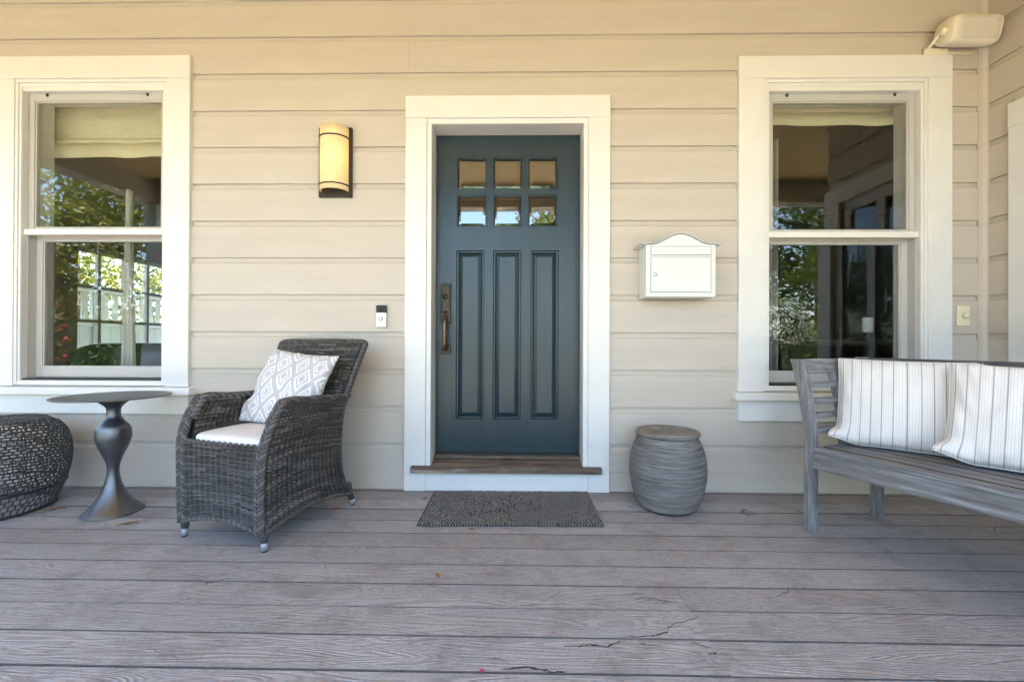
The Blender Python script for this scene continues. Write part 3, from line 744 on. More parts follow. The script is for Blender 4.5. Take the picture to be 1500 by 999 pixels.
B(-0.5, 0.5, -0.25, 0.25, 0.90, 0.94).build('top', 'table_dark', dk, bevel=0.004)
for lx_, ly_ in ((-0.46, -0.21), (0.46, -0.21), (-0.46, 0.21), (0.46, 0.21)):
    B(lx_-0.025, lx_+0.025, ly_-0.025, ly_+0.025, 0, 0.90).build('leg', 'table_dark', dk)
cn = thing('canister', 'small white canister with dark spout on the desk behind the right window', 'canister', (2.50, 0.50, 0.941))
MB().lathe([(0.0, 0.0), (0.030, 0.0), (0.033, 0.01), (0.033, 0.05), (0.0, 0.05)], 24).build('base', 'black_plastic', cn, smooth=False)
MB().lathe([(0.028, 0.0505), (0.034, 0.055), (0.034, 0.15), (0.030, 0.158), (0.0, 0.158)], 24).build('body', 'white_plastic', cn, smooth=False)

# ------------------------------------------------------------------ wall sconce
sn = thing('wall_sconce', 'bronze wall sconce with curved amber glass shade, left of the door', 'sconce', (-1.1405, 0.0, 1.802))
B(-0.1025, 0.1025, -0.022, -0.001, 0.0, 0.428).build('back_plate', 'sconce_metal', sn, bevel=0.003)
SR = 0.086
def shade_pt(a, z, r=SR, d=0.080): return (r*math.cos(a), -0.024-d*math.sin(a)**0.9, z)
sh = MB()
def cutz(a, lo): return 0.0
NA = 28
for side_ in (0, 1):
    rr = SR if side_ == 0 else SR-0.005; dd = 0.080 if side_ == 0 else 0.075
    base = len(sh.v)
    for j in range(9):
        for i in range(NA+1):
            a = math.pi*i/NA
            sh.v.append(shade_pt(max(0.001, min(math.pi-0.001, a)), lerp(0.030, 0.415, j/8), rr, dd))
    for j in range(8):
        for i in range(NA):
            q = base+j*(NA+1)+i; sh.f.append((q, q+1, q+NA+2, q+NA+1))
n0 = 9*(NA+1)
for i in range(NA):
    sh.f.append((i, i+1, n0+i+1, n0+i)); q = 8*(NA+1)+i; sh.f.append((q, q+1, n0+q+1, n0+q))
sh.build('shade', 'shade', sn, smooth=True)
for zz in (0.062, 0.352):
    m = MB()
    pts = [(-SR-0.004, -0.020, zz)] + [shade_pt(max(0.001, min(math.pi-0.001, math.pi*(1-i/24))), zz, SR+0.003, 0.083) for i in range(25)] + [(SR+0.004, -0.020, zz)]
    m.tube(pts, 0.0042, 6); m.build('band', 'sconce_metal', sn, smooth=True)
MB().lathe([(0.0, 0.16), (0.012, 0.165), (0.022, 0.19), (0.026, 0.215), (0.020, 0.24), (0.0, 0.25)], 16).build('bulb_holder', 'sconce_metal', sn, smooth=True, loc=(0, -0.050, -0.105))
ld = bpy.data.lights.new('sconce_lamp', 'POINT'); ld.energy = 0.15; ld.color = (1.0, 0.82, 0.52); ld.shadow_soft_size = 0.05
lo = bpy.data.objects.new('sconce_lamp', ld); COL.objects.link(lo); lo.parent = sn; lo.location = (0, -0.055, 0.215)

# ------------------------------------------------------------------ doorbell
db = thing('video_doorbell', 'small black and white video doorbell left of the door', 'doorbell', (-0.850, 0.0, 1.003))
B(-0.031, 0.031, -0.026, -0.001, 0.0, 0.089).build('body', 'white_plastic', db, bevel=0.003)
cb = B(-0.031, 0.031, -0.026, -0.001, 0.0895, 0.134).build('camera_cover', 'black_plastic', db, bevel=0.003)
MB().lathe([(0.0, 0.004), (0.006, 0.0035), (0.010, 0.0)], 20).build('lens', 'black_plastic', cb, smooth=True, loc=(-0.002, -0.0262, 0.108), rot=(R(90), 0, 0))
MB().tube([(0.0125*math.cos(2*math.pi*i/28), 0.0125*math.sin(2*math.pi*i/28), 0) for i in range(28)], 0.0016, 6, closed=True).build('button_ring', 'chrome', db, smooth=True, loc=(-0.001, -0.0268, 0.048), rot=(R(90), 0, 0))
MB().lathe([(0.0, 0.003), (0.009, 0.002), (0.0108, 0.0)], 24).build('button', 'white_plastic', db, smooth=True, loc=(-0.001, -0.0262, 0.048), rot=(R(90), 0, 0))

# ------------------------------------------------------------------ mailbox
mbx = thing('mailbox', 'white enamelled wall mailbox with arched lid, right of the door', 'mailbox', (0.928, 0.0, 1.178))
HW, HD = 0.2005, 0.155
def arch(x, half):
    t = abs(x)/half
    return 0.060*(0.5+0.5*math.cos(math.pi*min(1, t/0.80)))**0.85
top = 0.302
prof = [(-HW, 0.0), (HW, 0.0), (HW, top)] + [(HW-2*HW*i/24, top+arch(HW-2*HW*i/24, HW)) for i in range(1, 24)] + [(-HW, top)]
m = MB(); n0 = len(prof)
for yy in (-HD, -0.002):
    for x, z in prof: m.v.append((x, yy, z))
for k in range(n0): m.f.append((k, (k+1) % n0, n0+(k+1) % n0, n0+k))
m.f.append(tuple(range(n0))[::-1]); m.f.append(tuple(n0+k for k in range(n0)))
m.build('body', 'mailbox', mbx, bevel=0.003)
m = MB(); E_ = 0.238
pr = [(E_-2*E_*i/40) for i in range(41)]
def lidz(x):
    return top+0.003+arch(x, HW) + (0.0 if abs(x) < HW else -0.004+0.10*(abs(x)-HW))
for yy in (-HD-0.014, -0.001):
    for x in pr: m.v.append((x, yy, lidz(x)+0.004))
    for x in pr[::-1]: m.v.append((x, yy, lidz(x)))
L_ = 82
for k in range(L_): m.f.append((k, (k+1) % L_, L_+(k+1) % L_, L_+k))
m.f.append(tuple(range(L_))[::-1]); m.f.append(tuple(L_+k for k in range(L_)))
m.build('lid', 'mailbox', mbx, bevel=0.0012, seg=1)
B(-0.174, 0.174, -HD-0.0015, -HD+0.01, 0.026, 0.230).build('door_gap', 'mail_gap', mbx)
B(-0.1715, 0.1715, -HD-0.005, -HD+0.01, 0.0285, 0.2275).build('door', 'mailbox', mbx, bevel=0.0015)
B(-0.174, 0.174, -HD-0.0015, -HD+0.01, 0.2395, 0.292).build('slot_gap', 'mail_gap', mbx)
B(-0.1715, 0.1715, -HD-0.005, -HD+0.01, 0.242, 0.2895).build('slot_flap', 'mailbox', mbx, bevel=0.0015)
MB().lathe([(0.0, 0.007), (0.0075, 0.007), (0.010, 0.005), (0.0115, 0.0)], 20).build('lock', 'chrome', mbx, smooth=True, loc=(-0.147, -HD-0.005, 0.128), rot=(R(90), 0, 0))

# ------------------------------------------------------------------ dimmer switch
sw = thing('dimmer_switch', 'ivory dimmer switch plate on the siding right of the window', 'switch', (2.676, 0.0, 1.021))
B(-0.0385, 0.0385, -0.009, -0.001, 0.0, 0.122).build('plate', 'ivory', sw, bevel=0.003)
MB().lathe([(0.0, 0.020), (0.013, 0.020), (0.0155, 0.016), (0.0165, 0.0)], 24).build('knob', 'ivory', sw, smooth=True, loc=(0.006, -0.009, 0.061), rot=(R(90), 0, 0))

# ------------------------------------------------------------------ outdoor speaker
sp = thing('outdoor_speaker', 'cream outdoor loudspeaker on a bracket up in the corner', 'speaker', (2.605, -0.085, 2.655))
sp.rotation_euler = (R(14), 0, R(1.5))
LX = 0.142
def spk(u, v, ins=0.0):
    # rounded wedge swept along x, ends rounded
    a = u*2*math.pi
    prof_y = -0.070 if math.cos(a) < 0 else 0.06
    x = lerp(-1, 1, v)
    k = (1-abs(x)**8)**0.5 if abs(x) < 1 else 0
    c, s_ = math.cos(a), math.sin(a)
    f = lambda t, p: math.copysign(abs(t)**p, t)
    yy = 0.072*f(c, 0.45); hz = 0.078 if yy < 0 else lerp(0.078, 0.052, yy/0.072)
    zz = hz*f(s_, 0.5)
    kk = lerp(0.80, 1.0, k)
    return (LX*x, yy*kk, 0.075+zz*kk)
m = MB(); m.surf(spk, 48, 40)
q0 = len(m.v); 
m.f.append(tuple(i for i in range(48))[::-1]); m.f.append(tuple(40*49+i for i in range(48)))
m.build('cabinet', 'speaker', sp, smooth=True, weld=True)
g_ = MB()
def grl(u, v):
    uu = u*2-1; vv = v*2-1; x = 0.002+0.118*uu*(1-0.06*abs(vv)**6); z = 0.075+0.058*vv*(1-0.10*abs(uu)**8)
    e = min(1, min(u, 1-u)*14)*min(1, min(v, 1-v)*10)
    return (x, -0.0690-0.0055*e**0.5, z)
g_.surf(grl, 30, 20).build('grille', 'grille', sp, smooth=True)
B(0.088, 0.108, -0.0765, -0.0735, 0.108, 0.114).build('badge', 'grille_badge', sp)
m = MB()
m.tube([(-LX-0.012, -0.005, 0.075), (-LX-0.012, 0.06, 0.020), (-LX-0.012, 0.082, -0.006), (-0.05, 0.083, -0.008), (LX+0.004, 0.083, -0.006)], 0.012, 8, flat=0.35)
m.build('bracket', 'ivory', sp, smooth=True)
MB().lathe([(0.0, 0.012), (0.018, 0.012), (0.022, 0.006), (0.022, -0.012), (0.0, -0.012)], 20).build('pivot_knob', 'ivory', sp, smooth=True, loc=(-LX-0.008, -0.005, 0.075), rot=(0, R(-90), 0))
B(-LX-0.03, -0.03, 0.068, 0.082, -0.028, 0.018).build('wall_plate', 'ivory', sp, bevel=0.003)
m = MB(); m.tube([(-0.03, 0.07, -0.012), (0.02, 0.05, -0.020), (0.06, 0.055, -0.012), (0.085, 0.07, -0.024), (0.09, 0.078, -0.035)], 0.003, 6); m.build('wire', 'ivory', sp, smooth=True)

# ------------------------------------------------------------------ doormat
dm = thing('doormat', 'worn dark grey woven doormat below the front door', 'doormat', (-0.047, -0.283, 0.0), R(1.0))
MW, MH = 0.466, 0.250
B(-MW, MW, -MH, MH, 0.0015, 0.006).build('backing', 'mat_dark', dm, bevel=0.002)
nx, ny = 62, 30
m1, m2 = MB(), MB()
for j in range(ny):
    y = lerp(-MH+0.008, MH-0.008, j/(ny-1))
    for i in range(nx):
        x = lerp(-MW+0.008, MW-0.008, (i+0.5*(j % 2))/(nx-0.5))
        wear = math.exp(-((x-0.02)/0.26)**2-((y+0.02)/0.20)**2)
        h = 0.0105+random.uniform(-.0015, .0015)
        m1.box(x-0.0052, x+0.0052, y-0.0062, y+0.0062, 0.005, h)
        if random.random() > wear*0.12:
            hx = 0.0016+random.random()*0.0008
            m2.box(x+0.0058, x+0.0058+2*hx, y-0.0075, y+0.0075, 0.005, h+0.0008)
        if random.random() > 0.15+wear*0.25:
            m2.box(x-0.005, x+0.005, y+0.0066, y+0.0090, 0.005, h+0.0005)
m1.build('pile', 'mat_dark', dm, kind='stuff'); m2.build('cord_weave', 'mat_light', dm, kind='stuff')

# ------------------------------------------------------------------ stone drum stool
st = thing('drum_stool', 'grey ribbed stone drum stool against the siding', 'stool', (0.8255, -0.238, 0.0))
prof = []
zz = 0.012
body = [(0.0, 0.150), (0.02, 0.158), (0.08, 0.183), (0.16, 0.2005), (0.22, 0.2045), (0.29, 0.198), (0.35, 0.180), (0.388, 0.162), (0.402, 0.156)]
rs = random.Random(3)
z = 0.014; prof = [(0.0, 0.012), (0.14, 0.012)]
while z < 0.40:
    r0 = curve(body, z); prof.append((r0-0.0012+rs.uniform(-0.0004, 0.0004), z)); prof.append((r0+0.0012+rs.uniform(-0.0006, 0.0006), z+0.0022)); z += 0.0062
prof.append((0.155, 0.402)); prof.append((0.10, 0.404))
MB().lathe(prof, 72, lambda a, z: 0.002*math.sin(2*a+1)+0.001*math.sin(3*a+z*9)).build('body', 'stone', st, smooth=True)
MB().lathe([(0.0, 0.396), (0.158, 0.398), (0.168, 0.404), (0.1725, 0.412), (0.1715, 0.420), (0.164, 0.4265), (0.150, 0.4275), (0.09, 0.426), (0.0, 0.4255)], 72, lambda a, z: 0.002*math.sin(3*a)).build('lid', 'stone', st, smooth=True)
MB().lathe([(0.0, 0.001), (0.140, 0.001), (0.144, 0.006), (0.140, 0.013), (0.0, 0.013)], 48).build('foot_ring', 'black', st, smooth=True)

# ------------------------------------------------------------------ pewter side table
tb = thing('side_table', 'pewter pedestal side table with round top and bulbous stem', 'side table', (-2.170, -0.392, 0.0))
cv = [(0.0, 0.132), (0.010, 0.128), (0.03, 0.108), (0.06, 0.083), (0.10, 0.058), (0.15, 0.038), (0.20, 0.0275), (0.235, 0.026), (0.28, 0.036), (0.34, 0.060), (0.385, 0.075), (0.42, 0.0775), (0.455, 0.070), (0.485, 0.048), (0.505, 0.034), (0.535, 0.030), (0.56, 0.035), (0.585, 0.060), (0.600, 0.078)]
prof = [(0.0, 0.002), (0.128, 0.002), (0.132, 0.005)] + [(curve(cv, 0.008+0.592*i/70), 0.008+0.592*i/70) for i in range(71)]
MB().lathe(prof, 64).build('pedestal', 'pewter', tb, smooth=True)
MB().lathe([(0.0, 0.6005), (0.20, 0.607), (0.246, 0.613), (0.2505, 0.617), (0.2495, 0.6195), (0.238, 0.6205), (0.0, 0.6205)], 80).build('table_top', 'pewter_top', tb, smooth=True)

# ------------------------------------------------------------------ openwork pouf
pf = thing('woven_pouf', 'openwork pouf of dark woven straps at the left edge', 'pouf', (-2.852, -0.405, 0.0))
sil = [(0.0, 0.262), (0.05, 0.283), (0.12, 0.308), (0.20, 0.326), (0.28, 0.332), (0.36, 0.324), (0.42, 0.302), (0.455, 0.272), (0.475, 0.235)]
rp = random.Random(11)
sidew = MB()
rows = 20; zs = [0.125+ (0.470-0.125)*j/rows for j in range(rows+1)]
def ringpath(r, z, n=84, amp=0.0022, ph=0):
    return [((r+amp*math.sin(a*n/4+ph))*math.cos(a), (r+amp*math.sin(a*n/4+ph))*math.sin(a), z+0.0022*math.sin(a*7+ph*3)+rp.uniform(-.0008, .0008)) for a in [2*math.pi*i/n for i in range(n)]]
for j, z in enumerate(zs):
    sidew.tube(ringpath(curve(sil, z), z, ph=j*1.7), 0.0027, 5, closed=True, flat=1.3)
for j in range(rows):
    z0_, z1_ = zs[j], zs[j+1]; n = 62
    for i in range(n):
        a = 2*math.pi*(i+0.5*(j % 2)+rp.uniform(-.16, .16))/n; da = rp.uniform(-.012, .012)
        r0, r1 = curve(sil, z0_), curve(sil, z1_)
        sidew.bar((r0*math.cos(a), r0*math.sin(a), z0_), (r1*math.cos(a+da), r1*math.sin(a+da), z1_), 0.0062, 0.0042, up=(math.cos(a), math.sin(a), 0))
sidew.build('side_weave', 'strap', pf, kind='stuff')
low = MB()
zl = [0.016+0.104*j/4 for j in range(5)]
for j, z in enumerate(zl):
    low.tube(ringpath(curve(sil, z), z, ph=j), 0.0026, 5, closed=True)
for j in range(4):
    n = 66
    for i in range(n):
        a = 2*math.pi*(i+0.5*(j % 2))/n; r0, r1 = curve(sil, zl[j]), curve(sil, zl[j+1])
        low.bar((r0*math.cos(a), r0*math.sin(a), zl[j]), (r1*math.cos(a+.01), r1*math.sin(a+.01), zl[j+1]), 0.0055, 0.004, up=(math.cos(a), math.sin(a), 0))
low.build('lower_weave', 'strap', pf, kind='stuff')
topw = MB()
for j in range(18):
    r = 0.235-0.0128*j
    topw.tube(ringpath(max(r, 0.012), 0.4775+0.004*(1-(r/0.235)**2), n=64 if r > .08 else 24, amp=0.0012, ph=j), 0.0042, 5, closed=True, flat=0.7)
    n = max(6, int(2*math.pi*r/0.022))
    for i in range(n):
        a = 2*math.pi*(i+rp.random()*.5+0.5*(j % 2))/n
        topw.bar((r*math.cos(a), r*math.sin(a), 0.480), ((r-.0128)*math.cos(a), (r-.0128)*math.sin(a), 0.4815), 0.008, 0.005)
topw.build('top_weave', 'strap', pf, kind='stuff')
for rr, z in ((curve(sil, 0.012), 0.008), (curve(sil, 0.122)+0.001, 0.123)):
    MB().tube([(rr*math.cos(2*math.pi*i/72), rr*math.sin(2*math.pi*i/72), z) for i in range(72)], 0.0065, 8, closed=True).build('hoop', 'strap_dark', pf, smooth=True)

# ------------------------------------------------------------------ wicker armchair
ch = thing('wicker_armchair', 'grey woven wicker armchair with curved arms, beside the side table', 'armchair', (-1.25, -0.47, 0.0), R(-17.2))
rw_ = random.Random(5)
def weave(fn, rows, stakes, name, rib=True, amp=0.0040, thick=0.0024, sub=4, back=True, jitter=0.35):
    """over-and-under strands on the patch fn(u, v); stakes run along v"""
    m = MB(); e = 1e-3; ns = stakes*sub*(1 if not rib else 1)
    def frame(u, v):
        u_ = min(max(u, e), 1-e); v_ = min(max(v, e), 1-e)
        du = Vector(fn(u_+e, v_))-Vector(fn(u_-e, v_)); dv = Vector(fn(u_, v_+e))-Vector(fn(u_, v_-e))
        nrm = du.cross(dv); nrm.normalize()
        return Vector(fn(u, v)), nrm, dv/(2*e)
    for j in range(rows):
        ph = math.pi*j; jit = rw_.uniform(-jitter, jitter)/rows*0.35
        ring = []
        for i in range(ns+1):
            u = i/ns; v = (j+0.5)/rows+jit*math.sin(u*9+j)
            p, nn, dv = frame(u, v)
            o_ = amp*max(-1, min(1, 1.5*math.cos(2*math.pi*u*stakes+0.5*(j % 2)+0.25*math.sin(j*1.3))))*(1.0 if j % 2 else 0.75)
            h = dv*(0.40/rows)
            c = p+nn*o_
            ring.append((c-h, c+nn*thick, c+h, c-nn*thick))
        cuts = sorted({0, ns, *[rw_.randrange(1, ns) for _ in range(5)]})      # spliced lengths of strand
        for ia, ib in zip(cuts[:-1], cuts[1:]):
            b0 = len(m.v); sh_ = rw_.uniform(-.12, .12)
            for r in ring[ia:ib+1]:
                d_ = (r[2]-r[0])*sh_; m.v += [tuple(x+d_) for x in r]
            for i in range(ib-ia):
                for q in range(4):
                    m.f.append((b0+i*4+q, b0+i*4+(q+1) % 4, b0+(i+1)*4+(q+1) % 4, b0+(i+1)*4+q))
    o = m.build(name, 'wicker', ch, kind='stuff', smooth=False)
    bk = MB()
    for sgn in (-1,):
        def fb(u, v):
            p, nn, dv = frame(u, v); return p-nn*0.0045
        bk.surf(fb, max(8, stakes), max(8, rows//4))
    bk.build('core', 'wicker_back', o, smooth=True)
    return o
fz = [(0.07, -0.300), (0.25, -0.304), (0.40, -0.302), (0.47, -0.292), (0.55, -0.262), (0.615, -0.222), (0.645, -0.198)]    # front edge: z -> depth
rz = [(0.07, 0.272), (0.14, 0.225), (0.22, 0.192), (0.34, 0.174), (0.45, 0.172), (0.55, 0.182), (0.645, 0.200)]             # rear edge
az = [(0.07, 0.252), (0.35, 0.258), (0.50, 0.272), (0.645, 0.285)]                                                          # half width
def zbot(u): return 0.078+0.045*math.sin(math.pi*u)**0.9
def side_fn(sg, off=0.0):
    def fn(u, v):
        z = lerp(zbot(u), 0.640-0.018*u, v)
        return (sg*(curve(az, z)-off), lerp(curve(fz, z), curve(rz, z), u), z)
    return fn
def flip(fn): return lambda u, v: fn(1-u, v)
weave(side_fn(1), 70, 17, 'side_panel')
weave(flip(side_fn(-1)), 70, 17, 'side_panel')
def inner_fn(sg):
    def fn(u, v):
        z = lerp(0.42, 0.636-0.018*u, v)
        return (sg*(curve(az, z)-0.052), lerp(curve(fz, z)+0.012, curve(rz, z)+0.01, u), z)
    return fn
weave(flip(inner_fn(1)), 27, 16, 'inner_arm'); weave(inner_fn(-1), 27, 16, 'inner_arm')
def front_fn(u, v):
    zb = 0.078+0.042*math.sin(math.pi*u)**0.9
    z = lerp(zb, 0.438, v)
    return (lerp(-curve(az, z)+0.012, curve(az, z)-0.012, u), curve(fz, z)-0.004-0.012*math.sin(math.pi*u)*v, z)
weave(front_fn, 46, 14, 'front_panel')
def lip_fn(u, v):
    a = v*math.pi/2
    z0_ = 0.438
    return (lerp(-0.25, 0.25, u), curve(fz, 0.438)-0.004-0.012*math.sin(math.pi*u)+0.022*(1-math.cos(a)), z0_+0.018*math.sin(a))
weave(lip_fn, 4, 15, 'seat_lip')
# back: reclined, widening upward, gently dished
bz = [(0.40, 0.135), (0.60, 0.190), (0.75, 0.252), (0.915, 0.330)]
bw = [(0.40, 0.232), (0.62, 0.262), (0.915, 0.294)]
def back_fn(u, v):
    z = lerp(0.40, 0.906-0.012*abs(2*u-1)**2*0, v)
    return (lerp(-1, 1, u)*curve(bw, z), curve(bz, z)+0.022*(1-(2*u-1)**2)*v-0.020, z)
weave(back_fn, 64, 14, 'backrest')
def rear_fn(u, v):
    z = lerp(0.10+0.03*math.sin(math.pi*u), 0.906, v)
    yy = curve(rz, z)+0.004 if z < 0.58 else max(curve(rz, min(z, .645))+0.004, curve(bz, z)+0.024)
    yy = lerp(curve(rz, z)+0.006, curve(bz, z)+0.026, smst(0.45, 0.68, z))
    wd = lerp(curve(az, z), curve(bw, z), smst(0.4, 0.62, z))
    return (lerp(1, -1, u)*wd, yy, z)
weave(rear_fn, 80, 17, 'rear_panel')
# rolled strip around the backrest edge
def back_edge(t):       # t 0..1 from right arm up, over the top, to left arm
    rc = 0.05
    if t < 0.34:
        z = lerp(0.56, 0.880, t/0.34); return Vector((curve(bw, z)+0.004, curve(bz, z)+0.004, z))
    if t > 0.66:
        z = lerp(0.56, 0.880, (1-t)/0.34); return Vector((-curve(bw, z)-0.004, curve(bz, z)+0.004, z))
    k = (t-0.34)/0.32; a = math.pi*k
    x = math.copysign(abs(math.cos(a))**0.28, math.cos(a))*(curve(bw, 0.90)+0.004)
    zz = 0.880+0.032*min(1, math.sin(a)**0.35 if math.sin(a) > 0 else 0)
    return Vector((x, curve(bz, zz)+0.004+0.008*math.sin(a), zz))
def wrap(path, r, turns, name, strands=3, n=None, flat=1.0, thin=0.62):
    """strands coiled round a path: a bound or braided edge"""
    m = MB(); K = n or turns*10
    for s_ in range(strands):
        pts = []
        for i in range(K+1):
            t = i/K; p = path(t); q = (path(min(1, t+1e-3))-path(max(0, t-1e-3))).normalized()
            x = Vector((0.3, -0.5, 0.8)).cross(q).normalized(); y = q.cross(x)
            a = 2*math.pi*(turns*t+s_/strands)
            pts.append(p+x*math.cos(a)*r+y*math.sin(a)*r*flat)
        m.tube(pts, r*thin, 5)
    o = m.build(name, 'wicker', ch, kind='stuff', smooth=True)
    c = MB(); c.tube([path(i/60) for i in range(61)], r*0.95, 8); c.build('core', 'wicker_back', o, smooth=True)
    return o
wrap(back_edge, 0.0140, 42, 'back_edge', 7, thin=0.36)
for sg in (1, -1):
    def arm_edge(t, sg=sg):     # front edge: up from the leg, curving back, then along the arm
        if t < 0.72:
            z = lerp(0.075, 0.640, (t/0.72)**0.97); return Vector((sg*(curve(az, z)-0.010), curve(fz, z)-0.006, z))
        k = (t-0.72)/0.28
        return Vector((sg*(curve(az, 0.64)-0.010), lerp(curve(fz, 0.64)-0.006, 0.215, k), 0.640-0.020*k+0.006*math.sin(math.pi*min(1, k*3))))
    wrap(arm_edge, 0.0115, 13, 'arm_braid', 7, n=150, thin=0.36)
    def arm_edge2(t, sg=sg):
        p = arm_edge(t, sg); return Vector((p.x-sg*0.024, p.y+0.003, p.z+0.001))
    wrap(arm_edge2, 0.0115, -13, 'arm_braid', 7, n=150, thin=0.36)
    def arm_edge3(t, sg=sg):
        p = arm_edge(lerp(0.60, 1, t), sg); return Vector((p.x-sg*0.040, p.y+0.008, p.z-0.002))
    wrap(arm_edge3, 0.0115, 8, 'arm_braid', 7, n=90, thin=0.36)
    def bot(t, sg=sg):
        z = zbot(t); return Vector((sg*curve(az, z), lerp(curve(fz, z), curve(rz, z), t), z-0.004))
    wrap(bot, 0.0065, 20, 'hem', 3)
    def arm_in(sg=sg): pass
def hemf(t):
    p = front_fn(t, 0); return Vector((p[0], p[1], p[2]-0.004))
wrap(hemf, 0.0065, 16, 'hem', 3)
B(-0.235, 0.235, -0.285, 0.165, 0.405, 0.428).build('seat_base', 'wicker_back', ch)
for lx_, ly_, tx, ty in ((-0.236, -0.286, -0.005, -0.004), (0.236, -0.286, 0.005, -0.004), (-0.236, 0.262, -0.006, 0.034), (0.236, 0.262, 0.006, 0.034)):
    lg = MB().tube([(lx_, ly_, 0.13), (lx_+tx*0.4, ly_+ty*0.4, 0.075), (lx_+tx*0.8, ly_+ty*0.8, 0.040)], [0.019, 0.019, 0.0165], 14).build('leg', 'wicker', ch, smooth=True)
    MB().tube([(lx_+tx*0.8, ly_+ty*0.8, 0.0405), (lx_+tx, ly_+ty, 0.006)], [0.0155, 0.0130], 14).build('foot_cap', 'leg_cap', lg, smooth=True)
    MB().tube([(lx_+tx, ly_+ty, 0.0062), (lx_+tx, ly_+ty, 0.0005)], [0.0130, 0.0125], 14).build('foot_pad', 'black', lg, smooth=True)

# ------------------------------------------------------------------ cushions
def pillow_mesh(w_, h_, t_, seed, nu=44, corner=None, pinch=0.07, wrinkle=0.006, plump=0.5):
    m = MB(); m.uv = []
    off = Vector((seed*3.1, seed*1.7, 0))
    for side_ in (1, -1):
        base = len(m.v)
        for j in range(nu+1):
            for i in range(nu+1):
                u = i/nu*2-1; v = j/nu*2-1
                uu = math.copysign(abs(u)**0.9, u); vv = math.copysign(abs(v)**0.9, v)
                x = w_/2*uu*(1-pinch*(1-vv*vv)*abs(uu)); y = h_/2*vv*(1-pinch*(1-uu*uu)*abs(vv))
                th = max(0.0, (1-uu*uu)*(1-vv*vv))**plump
                nz = noise.noise(Vector((x*9, y*9, side_*2.0))+off)*wrinkle*2*min(1, th*3)+noise.noise(Vector((x*22, y*15, side_))+off)*wrinkle*min(1, th*4)
                edge = 1-th
                nz += wrinkle*1.2*edge*math.sin(28*(u+v*0.3)+seed)*min(1, th*4)*0.6
                z = side_*(t_/2*th+0.004*(1-th)+nz)
                p = Vector((x, y, z))
                if corner: p = corner(u, v, p)
                m.v.append(tuple(p)); m.uv.append((i/nu, j/nu))
        for j in range(nu):
            for i in range(nu):
                a = base+j*(nu+1)+i; m.f.append((a, a+1, a+nu+2, a+nu+1))
    n1 = (nu+1)**2; rim = [i for i in range(nu+1)] + [nu+(nu+1)*j for j in range(1, nu+1)] + [nu*(nu+1)+i for i in range(nu-1, -1, -1)] + [(nu+1)*j for j in range(nu-1, 0, -1)]
    for k in range(len(rim)): m.f.append((rim[k], rim[(k+1) % len(rim)], n1+rim[(k+1) % len(rim)], n1+rim[k]))
    return m, rim
def place(o, origin, xdir, ydir):
    """local x -> xdir, local y -> ydir (pillow faces local +z)"""
    x = Vector(xdir).normalized(); y = (Vector(ydir)-x*Vector(ydir).dot(x)).normalized(); z = x.cross(y)
    o.matrix_world = Matrix.Translation(Vector(origin)) @ Matrix((x, y, z)).transposed().to_4x4()
def make_pillow(label, mat, w_, h_, t_, seed, base, xdir, lean, corner=None, pipe=True, group=None, roll=0.0, **kw):
    """base: middle of the lower edge; xdir: horizontal width direction; lean: radians from upright, backwards"""
    x = Vector(xdir).normalized(); face = x.cross(Vector((0, 0, 1))).normalized()   # front normal
    up = Vector((0, 0, 1))*math.cos(lean)-face*math.sin(lean)
    if roll:
        x2 = x*math.cos(roll)+up*math.sin(roll); up = up*math.cos(roll)-x*math.sin(roll); x = x2
    m, rim = pillow_mesh(w_, h_, t_, seed, corner=corner, **kw)
    r = thing('pillow', label, 'pillow', (0, 0, 0), 0, group)
    place(r, Vector(base)+up*(h_/2), x, up)
    c = m.build('cover', mat, r, smooth=True)
    if pipe:
        pm = MB(); pts = [Vector(m.v[k])*1.0 for k in rim]; nn = (44+1)**2
        pts = [(Vector(m.v[k])+Vector(m.v[nn+k]))/2 for k in rim]
        pm.tube(pts, 0.0042, 6, closed=True); pm.build('piping', 'cushion', r, smooth=True)
    return r
# chair seat cushion (thin white pad) and diamond pillow
sc_ = thing('seat_cushion', 'thin white seat cushion on the wicker armchair', 'cushion', (-1.25, -0.47, 0.0), R(-17.2))
m = MB()
def pad(u, v):
    a = u*2*math.pi; b = (v-0.5)*math.pi
    f = lambda t, p: math.copysign(abs(t)**p, t)
    x = 0.222*f(math.cos(a), 0.30)*abs(math.cos(b))**0.16; y = 0.215*f(math.sin(a), 0.30)*abs(math.cos(b))**0.16
    z = 0.026*f(math.sin(b), 0.75)
    z *= 1+0.25*(1-(x/0.222)**2)*(1-(y/0.215)**2)
    return (x, y-0.075, 0.458+z+0.003*noise.noise(Vector((x*7, y*7, 1))))
m.surf(pad, 96, 24).build('pad', 'cushion', sc_, smooth=True, weld=True)
cr, sr = math.cos(R(-17.2)), math.sin(R(-17.2))
def chw(a, b, z): return (-1.25+a*cr-b*sr, -0.47+a*sr+b*cr, z)
make_pillow('white and grey diamond print pillow leaning in the wicker armchair', 'diamond', 0.445, 0.43, 0.14, 2, chw(-0.015, -0.030, 0.480), (cr, sr, 0), R(30), pipe=False, roll=R(-5), pinch=0.06, wrinkle=0.009)

